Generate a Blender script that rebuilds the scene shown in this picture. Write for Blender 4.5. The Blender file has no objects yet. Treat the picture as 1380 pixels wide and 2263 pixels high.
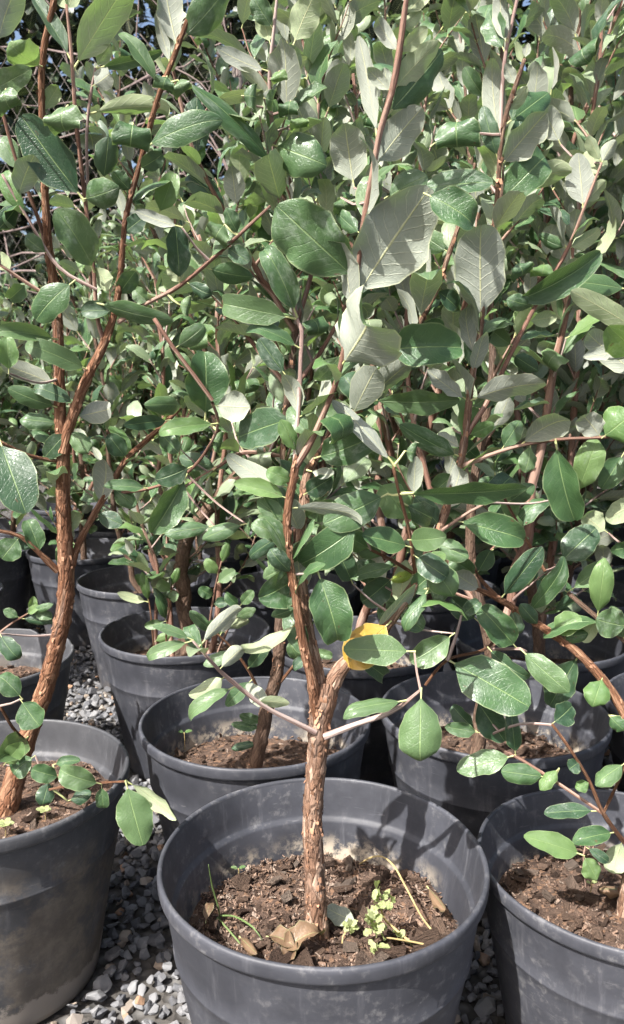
import bpy, bmesh, math, random
import numpy as np
from mathutils import Vector, Matrix, noise as mnoise
R = math.radians
random.seed(7); rng = np.random.default_rng(7)
sc = bpy.context.scene
COL = sc.collection

# ------------------------------------------------------------------ camera, sky, sun, exposure
CAM_H, PITCH, FPX = 0.80, R(8.85), 1776.0
CW, CH = 1380.0, 2263.0
cd = bpy.data.cameras.new('camera'); cam = bpy.data.objects.new('camera', cd); COL.objects.link(cam)
cam.location = (0, 0, CAM_H); cam.rotation_euler = (R(90) - PITCH, 0, 0)
cd.sensor_fit = 'VERTICAL'; cd.sensor_height = 24.0; cd.lens = FPX / CH * 24.0
cd.clip_start = 0.02; cd.clip_end = 1000
cd.dof.use_dof = True; cd.dof.focus_distance = 0.92; cd.dof.aperture_fstop = 9.0
sc.camera = cam
SUN_EL, SUN_AZ = R(51), R(222)          # azimuth clockwise from +Y: behind the camera, to the left
w = bpy.data.worlds.new('World'); sc.world = w; w.use_nodes = True
nt = w.node_tree; bg = nt.nodes['Background']
sky = nt.nodes.new('ShaderNodeTexSky'); sky.sky_type = 'NISHITA'; sky.sun_disc = False
sky.sun_elevation = SUN_EL; sky.sun_rotation = SUN_AZ; sky.dust_density = 5.0
nt.links.new(sky.outputs[0], bg.inputs[0]); bg.inputs[1].default_value = 0.09
sd = bpy.data.lights.new('sun', 'SUN'); sun = bpy.data.objects.new('sun', sd); COL.objects.link(sun)
sd.energy = 4.6; sd.angle = R(0.55); sd.color = (1.0, 0.967, 0.92)
SUNV = Vector((math.sin(SUN_AZ) * math.cos(SUN_EL), math.cos(SUN_AZ) * math.cos(SUN_EL), math.sin(SUN_EL)))
sun.rotation_euler = SUNV.to_track_quat('Z', 'Y').to_euler()
sc.view_settings.view_transform = 'Standard'; sc.view_settings.look = 'None'
sc.view_settings.exposure = 1.47; sc.view_settings.gamma = 1.0
sc.cycles.use_denoising = True; sc.cycles.max_bounces = 6
sc.cycles.diffuse_bounces = 3; sc.cycles.glossy_bounces = 2; sc.cycles.transmission_bounces = 3; sc.cycles.transparent_max_bounces = 4
sc.cycles.use_adaptive_sampling = True; sc.cycles.adaptive_threshold = 0.025

# ------------------------------------------------------------------ picking points in the place
CP, SP = math.cos(PITCH), math.sin(PITCH)
CAM = Vector((0, 0, CAM_H))
def ray(px, py):
    a = (px - CW / 2) / FPX; b = (CH / 2 - py) / FPX
    return Vector((a, CP + b * SP, -SP + b * CP))
def P(px, py, Y):
    r = ray(px, py); return CAM + r * (Y / r.y)
def Pz(px, py, z):
    r = ray(px, py); return CAM + r * ((z - CAM_H) / r.z)
def axd(p):
    d = p - CAM; return d.y * CP - d.z * SP
def proj(p):
    d = p - CAM; ax = d.y * CP - d.z * SP
    return (CW / 2 + d.x / ax * FPX, CH / 2 - (d.y * SP + d.z * CP) / ax * FPX, ax)

# ------------------------------------------------------------------ object helpers
def mesh_from(name, V, F, mats, uv=None, fm=None, smooth=True):
    me = bpy.data.meshes.new(name)
    V = np.asarray(V, dtype=np.float32)
    if isinstance(F, np.ndarray):
        n, k = F.shape
        me.vertices.add(len(V)); me.vertices.foreach_set('co', V.ravel())
        me.loops.add(n * k); me.loops.foreach_set('vertex_index', F.ravel().astype(np.int32))
        me.polygons.add(n); me.polygons.foreach_set('loop_start', np.arange(0, n * k, k, dtype=np.int32))
        me.update(calc_edges=True)
        li = F.ravel()
    else:
        me.from_pydata(V.tolist(), [], F); li = np.zeros(len(me.loops), dtype=np.int32); me.loops.foreach_get('vertex_index', li)
    if uv is not None:
        l = me.uv_layers.new(name='UVMap'); l.data.foreach_set('uv', np.asarray(uv, dtype=np.float32)[li].ravel())
    for m in mats: me.materials.append(m)
    if fm is not None: me.polygons.foreach_set('material_index', np.asarray(fm, dtype=np.int32))
    me.polygons.foreach_set('use_smooth', np.full(len(me.polygons), smooth, dtype=bool))
    me.update()
    return me
def obj(name, me, parent=None, world=None, kind=None):
    o = bpy.data.objects.new(name, me); COL.objects.link(o)
    if parent is not None:
        o.parent = parent
        if world is not None: o.matrix_basis = inv_of(parent) @ world
        else: o.matrix_basis = inv_of(parent)
    elif world is not None: o.matrix_basis = world
    if kind: o['kind'] = kind
    return o
_inv = {}
def world_of(o):
    m = o.matrix_basis.copy()
    if o.parent: m = world_of(o.parent) @ m
    return m
def inv_of(o):
    if o.name not in _inv: _inv[o.name] = world_of(o).inverted()
    return _inv[o.name]
def thing(name, label, cat, loc, group=None):
    o = bpy.data.objects.new(name, None); COL.objects.link(o); o.empty_display_size = 0.05
    o.matrix_basis = Matrix.Translation(Vector(loc)); o['label'] = label; o['category'] = cat
    if group: o['group'] = group
    return o
def tag(o, label, cat, group=None):
    o['label'] = label; o['category'] = cat
    if group: o['group'] = group
    return o

# ------------------------------------------------------------------ materials
class NT:
    def __init__(s, name):
        s.m = bpy.data.materials.new(name); s.m.use_nodes = True; s.t = s.m.node_tree
        s.b = s.t.nodes['Principled BSDF']; s.out = s.t.nodes['Material Output']
    def n(s, t, **kw):
        x = s.t.nodes.new(t)
        for k, v in kw.items(): setattr(x, k, v)
        return x
    def l(s, a, b): s.t.links.new(a, b)
    def val(s, sock, v):
        if hasattr(v, 'links') or isinstance(v, bpy.types.NodeSocket): s.l(v, sock)
        else: sock.default_value = v
    def math(s, op, a, b=None, c=None, clamp=False):
        x = s.n('ShaderNodeMath', operation=op, use_clamp=clamp); s.val(x.inputs[0], a)
        if b is not None: s.val(x.inputs[1], b)
        if c is not None: s.val(x.inputs[2], c)
        return x.outputs[0]
    def mix(s, f, a, b, blend='MIX'):
        x = s.n('ShaderNodeMix', data_type='RGBA', blend_type=blend); s.val(x.inputs[0], f)
        s.val(x.inputs[6], a if not isinstance(a, tuple) else (*a, 1)); s.val(x.inputs[7], b if not isinstance(b, tuple) else (*b, 1))
        return x.outputs[2]
    def ss(s, v, lo, hi):
        x = s.n('ShaderNodeMapRange', interpolation_type='SMOOTHSTEP'); s.val(x.inputs[0], v)
        x.inputs[1].default_value = lo; x.inputs[2].default_value = hi; return x.outputs[0]
    def noise(s, vec, scale, detail=4, rough=0.55, dist=0.0):
        x = s.n('ShaderNodeTexNoise'); s.l(vec, x.inputs['Vector']); x.inputs['Scale'].default_value = scale
        x.inputs['Detail'].default_value = detail; x.inputs['Roughness'].default_value = rough; x.inputs['Distortion'].default_value = dist
        return x.outputs[0]
    def vor(s, vec, scale, feature='F1', out=0, rnd=1.0):
        x = s.n('ShaderNodeTexVoronoi', feature=feature); s.l(vec, x.inputs['Vector']); x.inputs['Scale'].default_value = scale
        x.inputs['Randomness'].default_value = rnd
        return x.outputs[out]
    def mapping(s, vec, scale=(1, 1, 1), loc=None):
        x = s.n('ShaderNodeMapping'); s.l(vec, x.inputs[0]); x.inputs['Scale'].default_value = scale
        if loc is not None: s.val(x.inputs['Location'], loc)
        return x.outputs[0]
    def bump(s, h, strength=0.5, dist=0.002, normal=None):
        x = s.n('ShaderNodeBump'); s.l(h, x.inputs['Height']); x.inputs['Strength'].default_value = strength; x.inputs['Distance'].default_value = dist
        if normal is not None: s.l(normal, x.inputs['Normal'])
        return x.outputs[0]
    def set(s, **kw):
        for k, v in kw.items():
            k = {'color': 'Base Color', 'rough': 'Roughness', 'spec': 'Specular IOR Level', 'normal': 'Normal', 'sheen': 'Sheen Weight'}[k]
            s.val(s.b.inputs[k], (*v, 1) if isinstance(v, tuple) and len(v) == 3 else v)
    def rand(s):
        return s.math('FRACT', s.math('ADD', s.n('ShaderNodeObjectInfo').outputs['Random'], s.n('ShaderNodeNewGeometry').outputs['Random Per Island']))

def leaf_material(name, dark, mid, light, under, dusty=0.6, spots=None, transl=0.17):
    k = NT(name)
    uvn = k.n('ShaderNodeTexCoord'); sep = k.n('ShaderNodeSeparateXYZ'); k.l(uvn.outputs['UV'], sep.inputs[0])
    u = k.math('ABSOLUTE', k.math('MULTIPLY', k.math('SUBTRACT', sep.outputs[0], 0.5), 2.0)); v = sep.outputs[1]
    rnd = k.rand()
    comb = k.n('ShaderNodeCombineXYZ'); k.l(rnd, comb.inputs[0]); k.l(rnd, comb.inputs[2])
    off = k.n('ShaderNodeVectorMath', operation='SCALE'); k.l(comb.outputs[0], off.inputs[0]); off.inputs[3].default_value = 37.0
    uvo = k.n('ShaderNodeVectorMath', operation='ADD'); k.l(uvn.outputs['UV'], uvo.inputs[0]); k.l(off.outputs[0], uvo.inputs[1])
    vec = uvo.outputs[0]
    warp = k.noise(vec, 3.0, 2)
    # veins
    mid_m = k.math('SUBTRACT', 1.0, k.ss(u, 0.008, 0.045), clamp=True)
    ph = k.math('ADD', k.math('SUBTRACT', k.math('MULTIPLY', v, 8.5), k.math('MULTIPLY', u, 1.9)), k.math('MULTIPLY', warp, 0.9))
    tri = k.math('ABSOLUTE', k.math('SUBTRACT', k.math('FRACT', ph), 0.5))
    lat = k.math('MULTIPLY', k.math('SUBTRACT', 1.0, k.ss(tri, 0.0, 0.075), clamp=True), k.math('SUBTRACT', 1.0, k.ss(u, 0.72, 0.9)))
    vec2 = k.mapping(vec, (1.0, 2.0, 1.0))
    net = k.math('SUBTRACT', 1.0, k.ss(k.vor(vec2, 13.0, 'DISTANCE_TO_EDGE'), 0.0, 0.09), clamp=True)
    margin = k.ss(u, 0.925, 0.985)
    # upper side
    n1 = k.noise(vec, 2.2, 5, 0.6); n2 = k.noise(vec, 11.0, 4, 0.62)
    top = k.mix(k.ss(n1, 0.3, 0.7), dark, mid)
    top = k.mix(k.math('MULTIPLY', k.ss(rnd, 0.25, 1.0), 0.55), top, light)
    dust = k.math('MULTIPLY', k.math('MULTIPLY', k.ss(k.noise(vec, 3.2, 3, 0.6), 0.45, 0.66), k.ss(n2, 0.32, 0.70)), k.math('MULTIPLY', k.ss(k.math('FRACT', k.math('MULTIPLY', rnd, 7.31)), 0.25, 0.85), dusty))
    top = k.mix(dust, top, (0.36, 0.42, 0.35))
    top = k.mix(k.math('MULTIPLY', lat, 0.16), top, light)
    top = k.mix(k.math('MULTIPLY', mid_m, 0.6), top, (0.26, 0.36, 0.15))
    top = k.mix(k.math('MULTIPLY', margin, 0.38), top, (0.36, 0.42, 0.22))
    brown = k.math('MULTIPLY', k.ss(k.noise(vec, 5.5, 3, 0.55), 0.70, 0.74), k.math('GREATER_THAN', k.math('FRACT', k.math('MULTIPLY', rnd, 13.3)), 0.6))
    top = k.mix(k.math('MULTIPLY', brown, 0.8), top, (0.10, 0.055, 0.03))
    if spots:
        top = k.mix(k.ss(k.noise(vec, 3.6, 4, 0.6), 0.62, 0.66), top, spots)
    # lower side
    und = k.mix(k.ss(n1, 0.3, 0.75), under, tuple(c * 0.80 for c in under))
    und = k.mix(k.math('MULTIPLY', k.math('FRACT', k.math('MULTIPLY', rnd, 3.7)), 0.3), und, (under[0] * 0.72, under[1] * 0.80, under[2] * 0.64))
    und = k.mix(k.math('MULTIPLY', lat, 0.55), und, (0.56, 0.57, 0.44))
    und = k.mix(k.math('MULTIPLY', net, 0.16), und, (0.25, 0.27, 0.19))
    und = k.mix(mid_m, und, (0.55, 0.55, 0.32))
    und = k.mix(k.math('MULTIPLY', margin, 0.6), und, (0.52, 0.55, 0.34))
    bf = k.n('ShaderNodeNewGeometry').outputs['Backfacing']
    col = k.mix(bf, top, und)
    rough = k.math('ADD', k.math('MULTIPLY', bf, 0.34), k.math('ADD', k.math('MULTIPLY', dust, 0.25), k.math('ADD', 0.25, k.math('MULTIPLY', n2, 0.22))))
    h = k.math('SUBTRACT', k.math('MULTIPLY', n1, 1.5), k.math('ADD', k.math('MULTIPLY', lat, k.math('ADD', 0.22, k.math('MULTIPLY', bf, 0.4))), k.math('ADD', k.math('MULTIPLY', mid_m, 0.7), k.math('MULTIPLY', net, 0.16))))
    h = k.math('ADD', h, k.math('MULTIPLY', n2, 0.12))
    nb = k.bump(h, 0.55, 0.0014)
    k.set(color=col, rough=rough, normal=nb, spec=k.math('SUBTRACT', 0.5, k.math('MULTIPLY', bf, 0.28)))
    tr = k.n('ShaderNodeBsdfTranslucent'); k.l(k.mix(0.5, k.mix(1.0, top, (2.0, 2.0, 1.1), 'MULTIPLY'), (0.17, 0.27, 0.07)), tr.inputs[0]); k.l(nb, tr.inputs[1])
    ms = k.n('ShaderNodeMixShader'); ms.inputs[0].default_value = transl
    k.l(k.b.outputs[0], ms.inputs[1]); k.l(tr.outputs[0], ms.inputs[2]); k.l(ms.outputs[0], k.out.inputs[0])
    return k.m
UNDER = (0.345, 0.368, 0.318)
M_LEAF = leaf_material('leaf_green', (0.034, 0.078, 0.031), (0.064, 0.128, 0.048), (0.128, 0.195, 0.084), UNDER, 0.4)
M_DARK = leaf_material('leaf_dark_green', (0.020, 0.050, 0.026), (0.036, 0.080, 0.038), (0.065, 0.115, 0.058), UNDER, 0.3)
M_BRIGHT = leaf_material('leaf_fresh_green', (0.075, 0.155, 0.048), (0.12, 0.21, 0.068), (0.19, 0.28, 0.11), (0.42, 0.48, 0.30), 0.3, transl=0.30)
M_YOUNG = leaf_material('leaf_young_silvery', (0.13, 0.18, 0.10), (0.18, 0.23, 0.135), (0.25, 0.295, 0.19), (0.36, 0.375, 0.325), 0.2)
M_YELLOW = leaf_material('leaf_yellowed', (0.42, 0.235, 0.035), (0.52, 0.31, 0.05), (0.48, 0.31, 0.06), (0.55, 0.42, 0.10), 0.1, spots=(0.36, 0.20, 0.03))
M_SPOT = leaf_material('leaf_red_spotted', (0.16, 0.22, 0.03), (0.22, 0.28, 0.04), (0.26, 0.30, 0.06), UNDER, 0.1, spots=(0.16, 0.02, 0.03))
M_DRY = leaf_material('leaf_dried_brown', (0.11, 0.068, 0.040), (0.19, 0.12, 0.072), (0.27, 0.18, 0.11), (0.16, 0.115, 0.085), 0.1, transl=0.1)
M_WEED = leaf_material('weed_leaf', (0.30, 0.35, 0.14), (0.40, 0.45, 0.21), (0.48, 0.51, 0.30), (0.45, 0.52, 0.22), 0.0, transl=0.35)
M_GRASS = leaf_material('grass_blade', (0.13, 0.20, 0.07), (0.19, 0.27, 0.10), (0.24, 0.31, 0.13), (0.2, 0.34, 0.1), 0.0, transl=0.3)
M_FAR = leaf_material('far_tree_leaf', (0.006, 0.013, 0.007), (0.010, 0.02, 0.009), (0.015, 0.03, 0.012), (0.02, 0.03, 0.018), 0.0, transl=0.05)
LEAFM = {'T': M_LEAF, 'U': M_LEAF, 'D': M_DARK, 'B': M_BRIGHT, 'Y': M_YELLOW, 'S': M_SPOT, 'V': M_BRIGHT}

def plain(name, color, rough=0.6, var=0.25, scale=60.0, spec=0.3):
    k = NT(name); tc = k.n('ShaderNodeTexCoord').outputs['Object']
    n = k.noise(tc, scale, 5)
    k.set(color=k.mix(k.ss(n, 0.3, 0.7), tuple(c * (1 - var) for c in color), tuple(min(1, c * (1 + var)) for c in color)), rough=rough, spec=spec, normal=k.bump(n, 0.3, 0.001))
    return k.m
M_PET = plain('leaf_stalk', (0.42, 0.44, 0.20), 0.55, 0.15)
def bark_material(name, dark, mid, light, flake=0.5, su=13.0, sv=55.0, bs=0.9):
    k = NT(name); uv = k.n('ShaderNodeTexCoord').outputs['UV']
    a = k.mapping(uv, (su, sv, 1))
    wv = k.noise(a, 0.9, 4, 0.6)
    add = k.n('ShaderNodeVectorMath', operation='MULTIPLY_ADD'); k.l(wv, add.inputs[0]); add.inputs[1].default_value = (1.3, 1.3, 0); k.l(a, add.inputs[2])
    cellc = k.n('ShaderNodeTexVoronoi'); k.l(add.outputs[0], cellc.inputs['Vector']); cellc.inputs['Scale'].default_value = 1.0
    edge = k.vor(add.outputs[0], 1.0, 'DISTANCE_TO_EDGE')
    fine = k.noise(k.mapping(uv, (su * 5, sv * 2.2, 1)), 1.0, 6, 0.7)
    big = k.noise(k.mapping(uv, (su * 0.4, sv * 0.22, 1)), 1.0, 3)
    sp = k.n('ShaderNodeSeparateColor'); k.l(cellc.outputs['Color'], sp.inputs[0])
    c = k.mix(k.ss(fine, 0.25, 0.75), dark, mid)
    c = k.mix(k.math('MULTIPLY', k.ss(sp.outputs[0], 0.45, 0.95), flake), c, light)
    c = k.mix(k.math('MULTIPLY', k.ss(big, 0.5, 0.75), 0.45), c, dark)
    grey = k.noise(k.mapping(uv, (su * 0.5, sv * 0.15, 1), (3.3, 7.1, 0)), 1.0, 4)
    c = k.mix(k.math('MULTIPLY', k.ss(grey, 0.55, 0.68), 0.5), c, (0.16, 0.125, 0.105))
    c = k.mix(k.math('SUBTRACT', 0.5, k.ss(edge, 0.0, 0.12), clamp=True), c, tuple(x * 0.55 for x in dark))
    h = k.math('ADD', k.math('MULTIPLY', k.ss(edge, 0.0, 0.22), 0.6), k.math('ADD', k.math('MULTIPLY', fine, 0.45), k.math('MULTIPLY', sp.outputs[0], 0.35)))
    k.set(color=c, rough=0.82, spec=0.2, normal=k.bump(h, bs, 0.0022))
    return k.m
M_BARK = bark_material('bark_flaky', (0.105, 0.058, 0.039), (0.28, 0.165, 0.108), (0.47, 0.33, 0.245), 0.8)
M_BARKR = bark_material('bark_red', (0.10, 0.045, 0.027), (0.25, 0.118, 0.062), (0.42, 0.25, 0.155), 0.55)
M_BARKD = bark_material('bark_dull', (0.075, 0.048, 0.034), (0.16, 0.10, 0.07), (0.25, 0.17, 0.12), 0.4)
M_TWIG = bark_material('twig_brown', (0.12, 0.060, 0.042), (0.26, 0.150, 0.110), (0.42, 0.30, 0.24), 0.5, 4, 14, 0.6)
M_TWIGG = bark_material('twig_grey', (0.19, 0.12, 0.10), (0.36, 0.26, 0.23), (0.50, 0.42, 0.38), 0.5, 4, 12, 0.5)
M_FLAKE = plain('bark_flake', (0.27, 0.145, 0.088), 0.85, 0.6, 25)
BM = {'a': M_BARK, 'r': M_BARKR, 'd': M_BARKD, 'b': M_TWIG, 'g': M_TWIGG}

def pot_material(name, mud=0.0, base=(0.028, 0.0295, 0.0365)):
    k = NT(name); tc = k.n('ShaderNodeTexCoord'); ob = tc.outputs['Object']
    info = k.n('ShaderNodeObjectInfo').outputs['Random']
    sc_ = k.n('ShaderNodeVectorMath', operation='ADD'); k.l(ob, sc_.inputs[0])
    cx = k.n('ShaderNodeCombineXYZ'); k.l(k.math('MULTIPLY', info, 9.0), cx.inputs[0]); k.l(cx.outputs[0], sc_.inputs[1])
    v = sc_.outputs[0]; z = k.n('ShaderNodeSeparateXYZ'); k.l(ob, z.inputs[0]); zz = z.outputs[2]
    big = k.noise(v, 7, 5, 0.65); fine = k.noise(v, 70, 6, 0.7); streak = k.noise(k.mapping(v, (55, 55, 3.5)), 1.0, 5, 0.65)
    scr = k.noise(k.mapping(v, (12, 12, 120)), 1.0, 3, 0.6, 1.5)
    c = k.mix(k.ss(big, 0.3, 0.72), base, tuple(x * 1.7 + 0.010 for x in base))
    c = k.mix(k.math('MULTIPLY', k.ss(streak, 0.54, 0.74), 0.24), c, (0.20, 0.20, 0.215))
    c = k.mix(k.math('MULTIPLY', k.math('MULTIPLY', k.ss(fine, 0.50, 0.68), k.ss(big, 0.42, 0.66)), 0.5), c, (0.22, 0.215, 0.215))
    c = k.mix(k.math('MULTIPLY', k.ss(scr, 0.66, 0.74), 0.22), c, (0.24, 0.24, 0.25))
    # lime and soil crust along the soil line
    band = k.math('MULTIPLY', k.ss(zz, 0.165, 0.197), k.math('SUBTRACT', 1.0, k.ss(zz, 0.203, 0.232), clamp=True))
    rr = k.n('ShaderNodeVectorMath', operation='LENGTH'); fl = k.n('ShaderNodeCombineXYZ'); k.l(z.outputs[0], fl.inputs[0]); k.l(z.outputs[1], fl.inputs[1]); k.l(fl.outputs[0], rr.inputs[0])
    inner = k.math('LESS_THAN', k.math('SUBTRACT', rr.outputs['Value'], k.math('MULTIPLY', zz, 0.165)), 0.1265)
    lime = k.math('MULTIPLY', k.math('MULTIPLY', band, inner), k.math('MULTIPLY', k.ss(k.noise(v, 38, 6, 0.75), 0.44, 0.60), k.ss(k.noise(v, 6, 2), 0.38, 0.55)))
    c = k.mix(k.math('MULTIPLY', lime, 0.85), c, (0.42, 0.36, 0.28))
    # earth dust low on the outside
    low = k.math('MULTIPLY', k.math('SUBTRACT', 1.0, k.ss(zz, 0.0, 0.11), clamp=True), k.ss(k.noise(v, 16, 6, 0.7), 0.42, 0.62))
    c = k.mix(k.math('MULTIPLY', low, 0.42), c, (0.21, 0.18, 0.15))
    if mud:
        m1 = k.ss(k.math('ADD', k.noise(v, 9, 7, 0.72), k.math('MULTIPLY', k.math('SUBTRACT', 0.16, zz), 0.9)), 0.44, 0.56)
        m1 = k.math('MULTIPLY', m1, k.ss(k.math('SUBTRACT', 0.262, zz), 0.0, 0.05))
        c = k.mix(k.math('MULTIPLY', m1, mud), c, k.mix(k.ss(k.noise(v, 30, 6, 0.7), 0.35, 0.7), (0.09, 0.073, 0.055), (0.19, 0.158, 0.12)))
        cake = k.ss(k.math('ADD', k.math('MULTIPLY', k.noise(v, 12, 6, 0.75), 0.12), k.math('SUBTRACT', 0.030, zz)), 0.045, 0.055)
        c = k.mix(cake, c, (0.22, 0.195, 0.17))
    h = k.math('ADD', k.math('MULTIPLY', big, 0.8), k.math('MULTIPLY', fine, 0.25))
    k.set(color=c, rough=k.math('ADD', 0.42, k.math('MULTIPLY', fine, 0.28)), spec=0.42, normal=k.bump(h, 0.32, 0.003))
    return k.m
M_POT = pot_material('pot_plastic'); M_POTMUD = pot_material('pot_plastic_muddy', 0.6, (0.032, 0.033, 0.037))
def soil_material():
    k = NT('potting_soil'); ob = k.n('ShaderNodeTexCoord').outputs['Object']
    a = k.noise(ob, 55, 8, 0.75); b = k.noise(ob, 260, 5, 0.7); cch = k.n('ShaderNodeTexVoronoi'); k.l(ob, cch.inputs['Vector']); cch.inputs['Scale'].default_value = 190
    sp = k.n('ShaderNodeSeparateColor'); k.l(cch.outputs['Color'], sp.inputs[0])
    c = k.mix(k.ss(a, 0.3, 0.7), (0.050, 0.034, 0.027), (0.145, 0.098, 0.074))
    c = k.mix(k.math('MULTIPLY', k.ss(sp.outputs[0], 0.72, 0.95), 0.6), c, (0.27, 0.16, 0.10))
    k.set(color=c, rough=0.95, spec=0.12, normal=k.bump(k.math('ADD', k.math('ADD', a, k.math('MULTIPLY', b, 0.5)), k.math('MULTIPLY', sp.outputs[0], 0.4)), 1.0, 0.006))
    return k.m
M_SOIL = soil_material()
def chip_material():
    k = NT('bark_chip'); ob = k.n('ShaderNodeTexCoord').outputs['Object']; r = k.rand()
    g = k.noise(k.mapping(ob, (7, 1.2, 7)), 1.6, 6, 0.7); f = k.noise(ob, 9, 5, 0.7)
    c = k.mix(r, (0.085, 0.055, 0.042), (0.28, 0.19, 0.14)); c = k.mix(k.ss(k.math('FRACT', k.math('MULTIPLY', r, 5.3)), 0.72, 1.0), c, (0.30, 0.235, 0.19))
    c = k.mix(k.math('MULTIPLY', k.ss(g, 0.48, 0.7), 0.5), c, (0.06, 0.032, 0.022))
    k.set(color=c, rough=0.9, spec=0.15, normal=k.bump(k.math('ADD', g, k.math('MULTIPLY', f, 0.4)), 0.9, 0.12))
    return k.m
M_CHIP = chip_material()
def stone_material():
    k = NT('gravel_stone'); ob = k.n('ShaderNodeTexCoord').outputs['Object']; r = k.rand()
    n = k.noise(ob, 2.2, 6, 0.7); f = k.noise(ob, 60, 5, 0.7)
    c = k.mix(r, (0.075, 0.077, 0.086), (0.21, 0.21, 0.215))
    r2 = k.math('FRACT', k.math('MULTIPLY', r, 9.7))
    c = k.mix(k.math('MULTIPLY', k.ss(r2, 0.80, 0.92), 0.7), c, (0.33, 0.265, 0.20))
    c = k.mix(k.math('MULTIPLY', k.ss(r2, 0.93, 0.98), 0.7), c, (0.30, 0.16, 0.085))
    c = k.mix(k.math('MULTIPLY', k.ss(f, 0.5, 0.75), 0.3), c, (0.32, 0.31, 0.30))
    c = k.mix(k.math('MULTIPLY', k.ss(n, 0.55, 0.75), 0.35), c, (0.10, 0.10, 0.11))
    k.set(color=c, rough=0.8, spec=0.3, normal=k.bump(k.math('ADD', n, k.math('MULTIPLY', f, 0.6)), 0.5, 0.003))
    return k.m
M_STONE = stone_material()
def ground_material():
    k = NT('gravel_ground'); ob = k.n('ShaderNodeTexCoord').outputs['Object']
    v = k.n('ShaderNodeTexVoronoi'); k.l(ob, v.inputs['Vector']); v.inputs['Scale'].default_value = 55
    sp = k.n('ShaderNodeSeparateColor'); k.l(v.outputs['Color'], sp.inputs[0])
    c = k.mix(sp.outputs[0], (0.04, 0.038, 0.037), (0.13, 0.125, 0.12)); c = k.mix(k.ss(v.outputs['Distance'], 0.3, 0.7), c, (0.05, 0.045, 0.04))
    k.set(color=c, rough=0.9, normal=k.bump(v.outputs['Distance'], 1.0, 0.01)); return k.m
M_GROUND = ground_material()
M_WIRE = plain('fence_wire', (0.10, 0.085, 0.075), 0.6)
M_VINE = plain('dry_vine', (0.17, 0.13, 0.12), 0.8)
M_FARBARK = plain('far_bark', (0.03, 0.022, 0.018), 0.9)

# ------------------------------------------------------------------ leaf shapes
def leaf_arrays(ratio=0.52, bend=0.5, fold=0.12, cup=0.0, twist=0.0, wave=0.04, tip=0.0, nu=4, nv=6, seed=0, pet=0.09, rolled=0.0, notch=0.0):
    r = random.Random(seed)
    # centre line
    N = 60; ang = 0.0; pts = [(0.0, 0.0)]; angs = []
    tot = rolled if rolled else bend
    for i in range(N):
        t = (i + 0.5) / N
        a = -tot * (max(0, t - 0.12) / 0.88 if rolled else (t - 0.5)) + (0.0 if rolled else -tip * max(0.0, (t - 0.68) / 0.32) ** 1.2)
        angs.append(a); y, z = pts[-1]
        s = (1.0 - 0.35 * t if rolled else 1.0) / N
        pts.append((y + math.cos(a) * s, z + math.sin(a) * s))
    pts = np.array(pts); angs = np.array(angs + [angs[-1]])
    if not rolled:
        e = pts[-1]; L = math.hypot(*e); th = math.atan2(e[1], e[0])
        c, s = math.cos(-th), math.sin(-th)
        pts = np.stack([pts[:, 0] * c - pts[:, 1] * s, pts[:, 0] * s + pts[:, 1] * c], 1) / L; angs = angs - th
    V = []; UV = []; F = []; FM = []
    ph = r.uniform(0, 6.28); ph2 = r.uniform(0, 6.28); asym = r.uniform(-0.05, 0.05)
    sk = r.uniform(0.86, 1.08); ep = r.uniform(1.95, 2.4); wb = r.uniform(0.2, 0.5)
    if rolled: sk, ep, wb = 0.72, 3.2, 0.1
    for j in range(nv + 1):
        tt = j / nv; t = 0.5 - 0.5 * math.cos(math.pi * (0.06 + 0.94 * tt)) if nv > 7 else tt
        t0 = 0.5 - 0.5 * math.cos(math.pi * 0.06) if nv > 7 else 0.0
        t = (t - t0) / (1 - t0)
        sline = pet + (1 - pet) * t; fi = sline * N; i0 = min(N - 1, int(fi)); fr = fi - i0
        cy, cz = pts[i0] * (1 - fr) + pts[i0 + 1] * fr; a = angs[i0]
        ts = min(max(t, 0.012), 0.992)
        ss_ = ts ** sk; wd = ratio * 0.5 * (1 - abs(2 * ss_ - 1) ** ep) ** (0.56 if ss_ > 0.5 else 0.74) * min(1.0, (ts / 0.22)) ** wb
        wd *= 1 + 0.05 * math.sin(t * 9 + ph) + 0.03 * math.sin(t * 21 + ph2)
        if notch and t > 0.85: wd *= 1 - notch * (t - 0.85) / 0.15
        tw = twist * (t - 0.3)
        for i in range(nu + 1):
            u = -1 + 2 * i / nu
            x = wd * (u + asym * (1 - u * u)); z = 0.0
            if cup:
                kk = cup; x = wd * math.sin(kk * u) / kk; z = -wd * (1 - math.cos(kk * u)) / kk
            z += fold * abs(x) + wave * wd * 2 * math.sin(t * 15 + ph + (1.3 if u > 0 else 0)) * u * u
            xr = x * math.cos(tw) - z * math.sin(tw); zr = x * math.sin(tw) + z * math.cos(tw)
            V.append((xr, cy - zr * math.sin(a), cz + zr * math.cos(a))); UV.append((0.5 + u / 2, t))
    for j in range(nv):
        for i in range(nu):
            b = j * (nu + 1) + i; F.append((b, b + 1, b + nu + 2, b + nu + 1)); FM.append(0)
    # stalk
    o = len(V); rr = 0.016
    i1 = max(1, int(pet * 1.25 * N)); e = pts[i1]
    for (y, z, q) in ((-0.02, 0.0, 1.25), (e[0], e[1] - 0.008, 0.75)):
        for kq in range(4):
            an = kq * math.pi / 2 + 0.78; V.append((math.cos(an) * rr * q, y, z + math.sin(an) * rr * q)); UV.append((0.5, 0.0))
    for kq in range(4): F.append((o + kq, o + (kq + 1) % 4, o + 4 + (kq + 1) % 4, o + 4 + kq)); FM.append(1)
    return np.array(V), np.array(F, dtype=np.int32), np.array(UV), np.array(FM)

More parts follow.
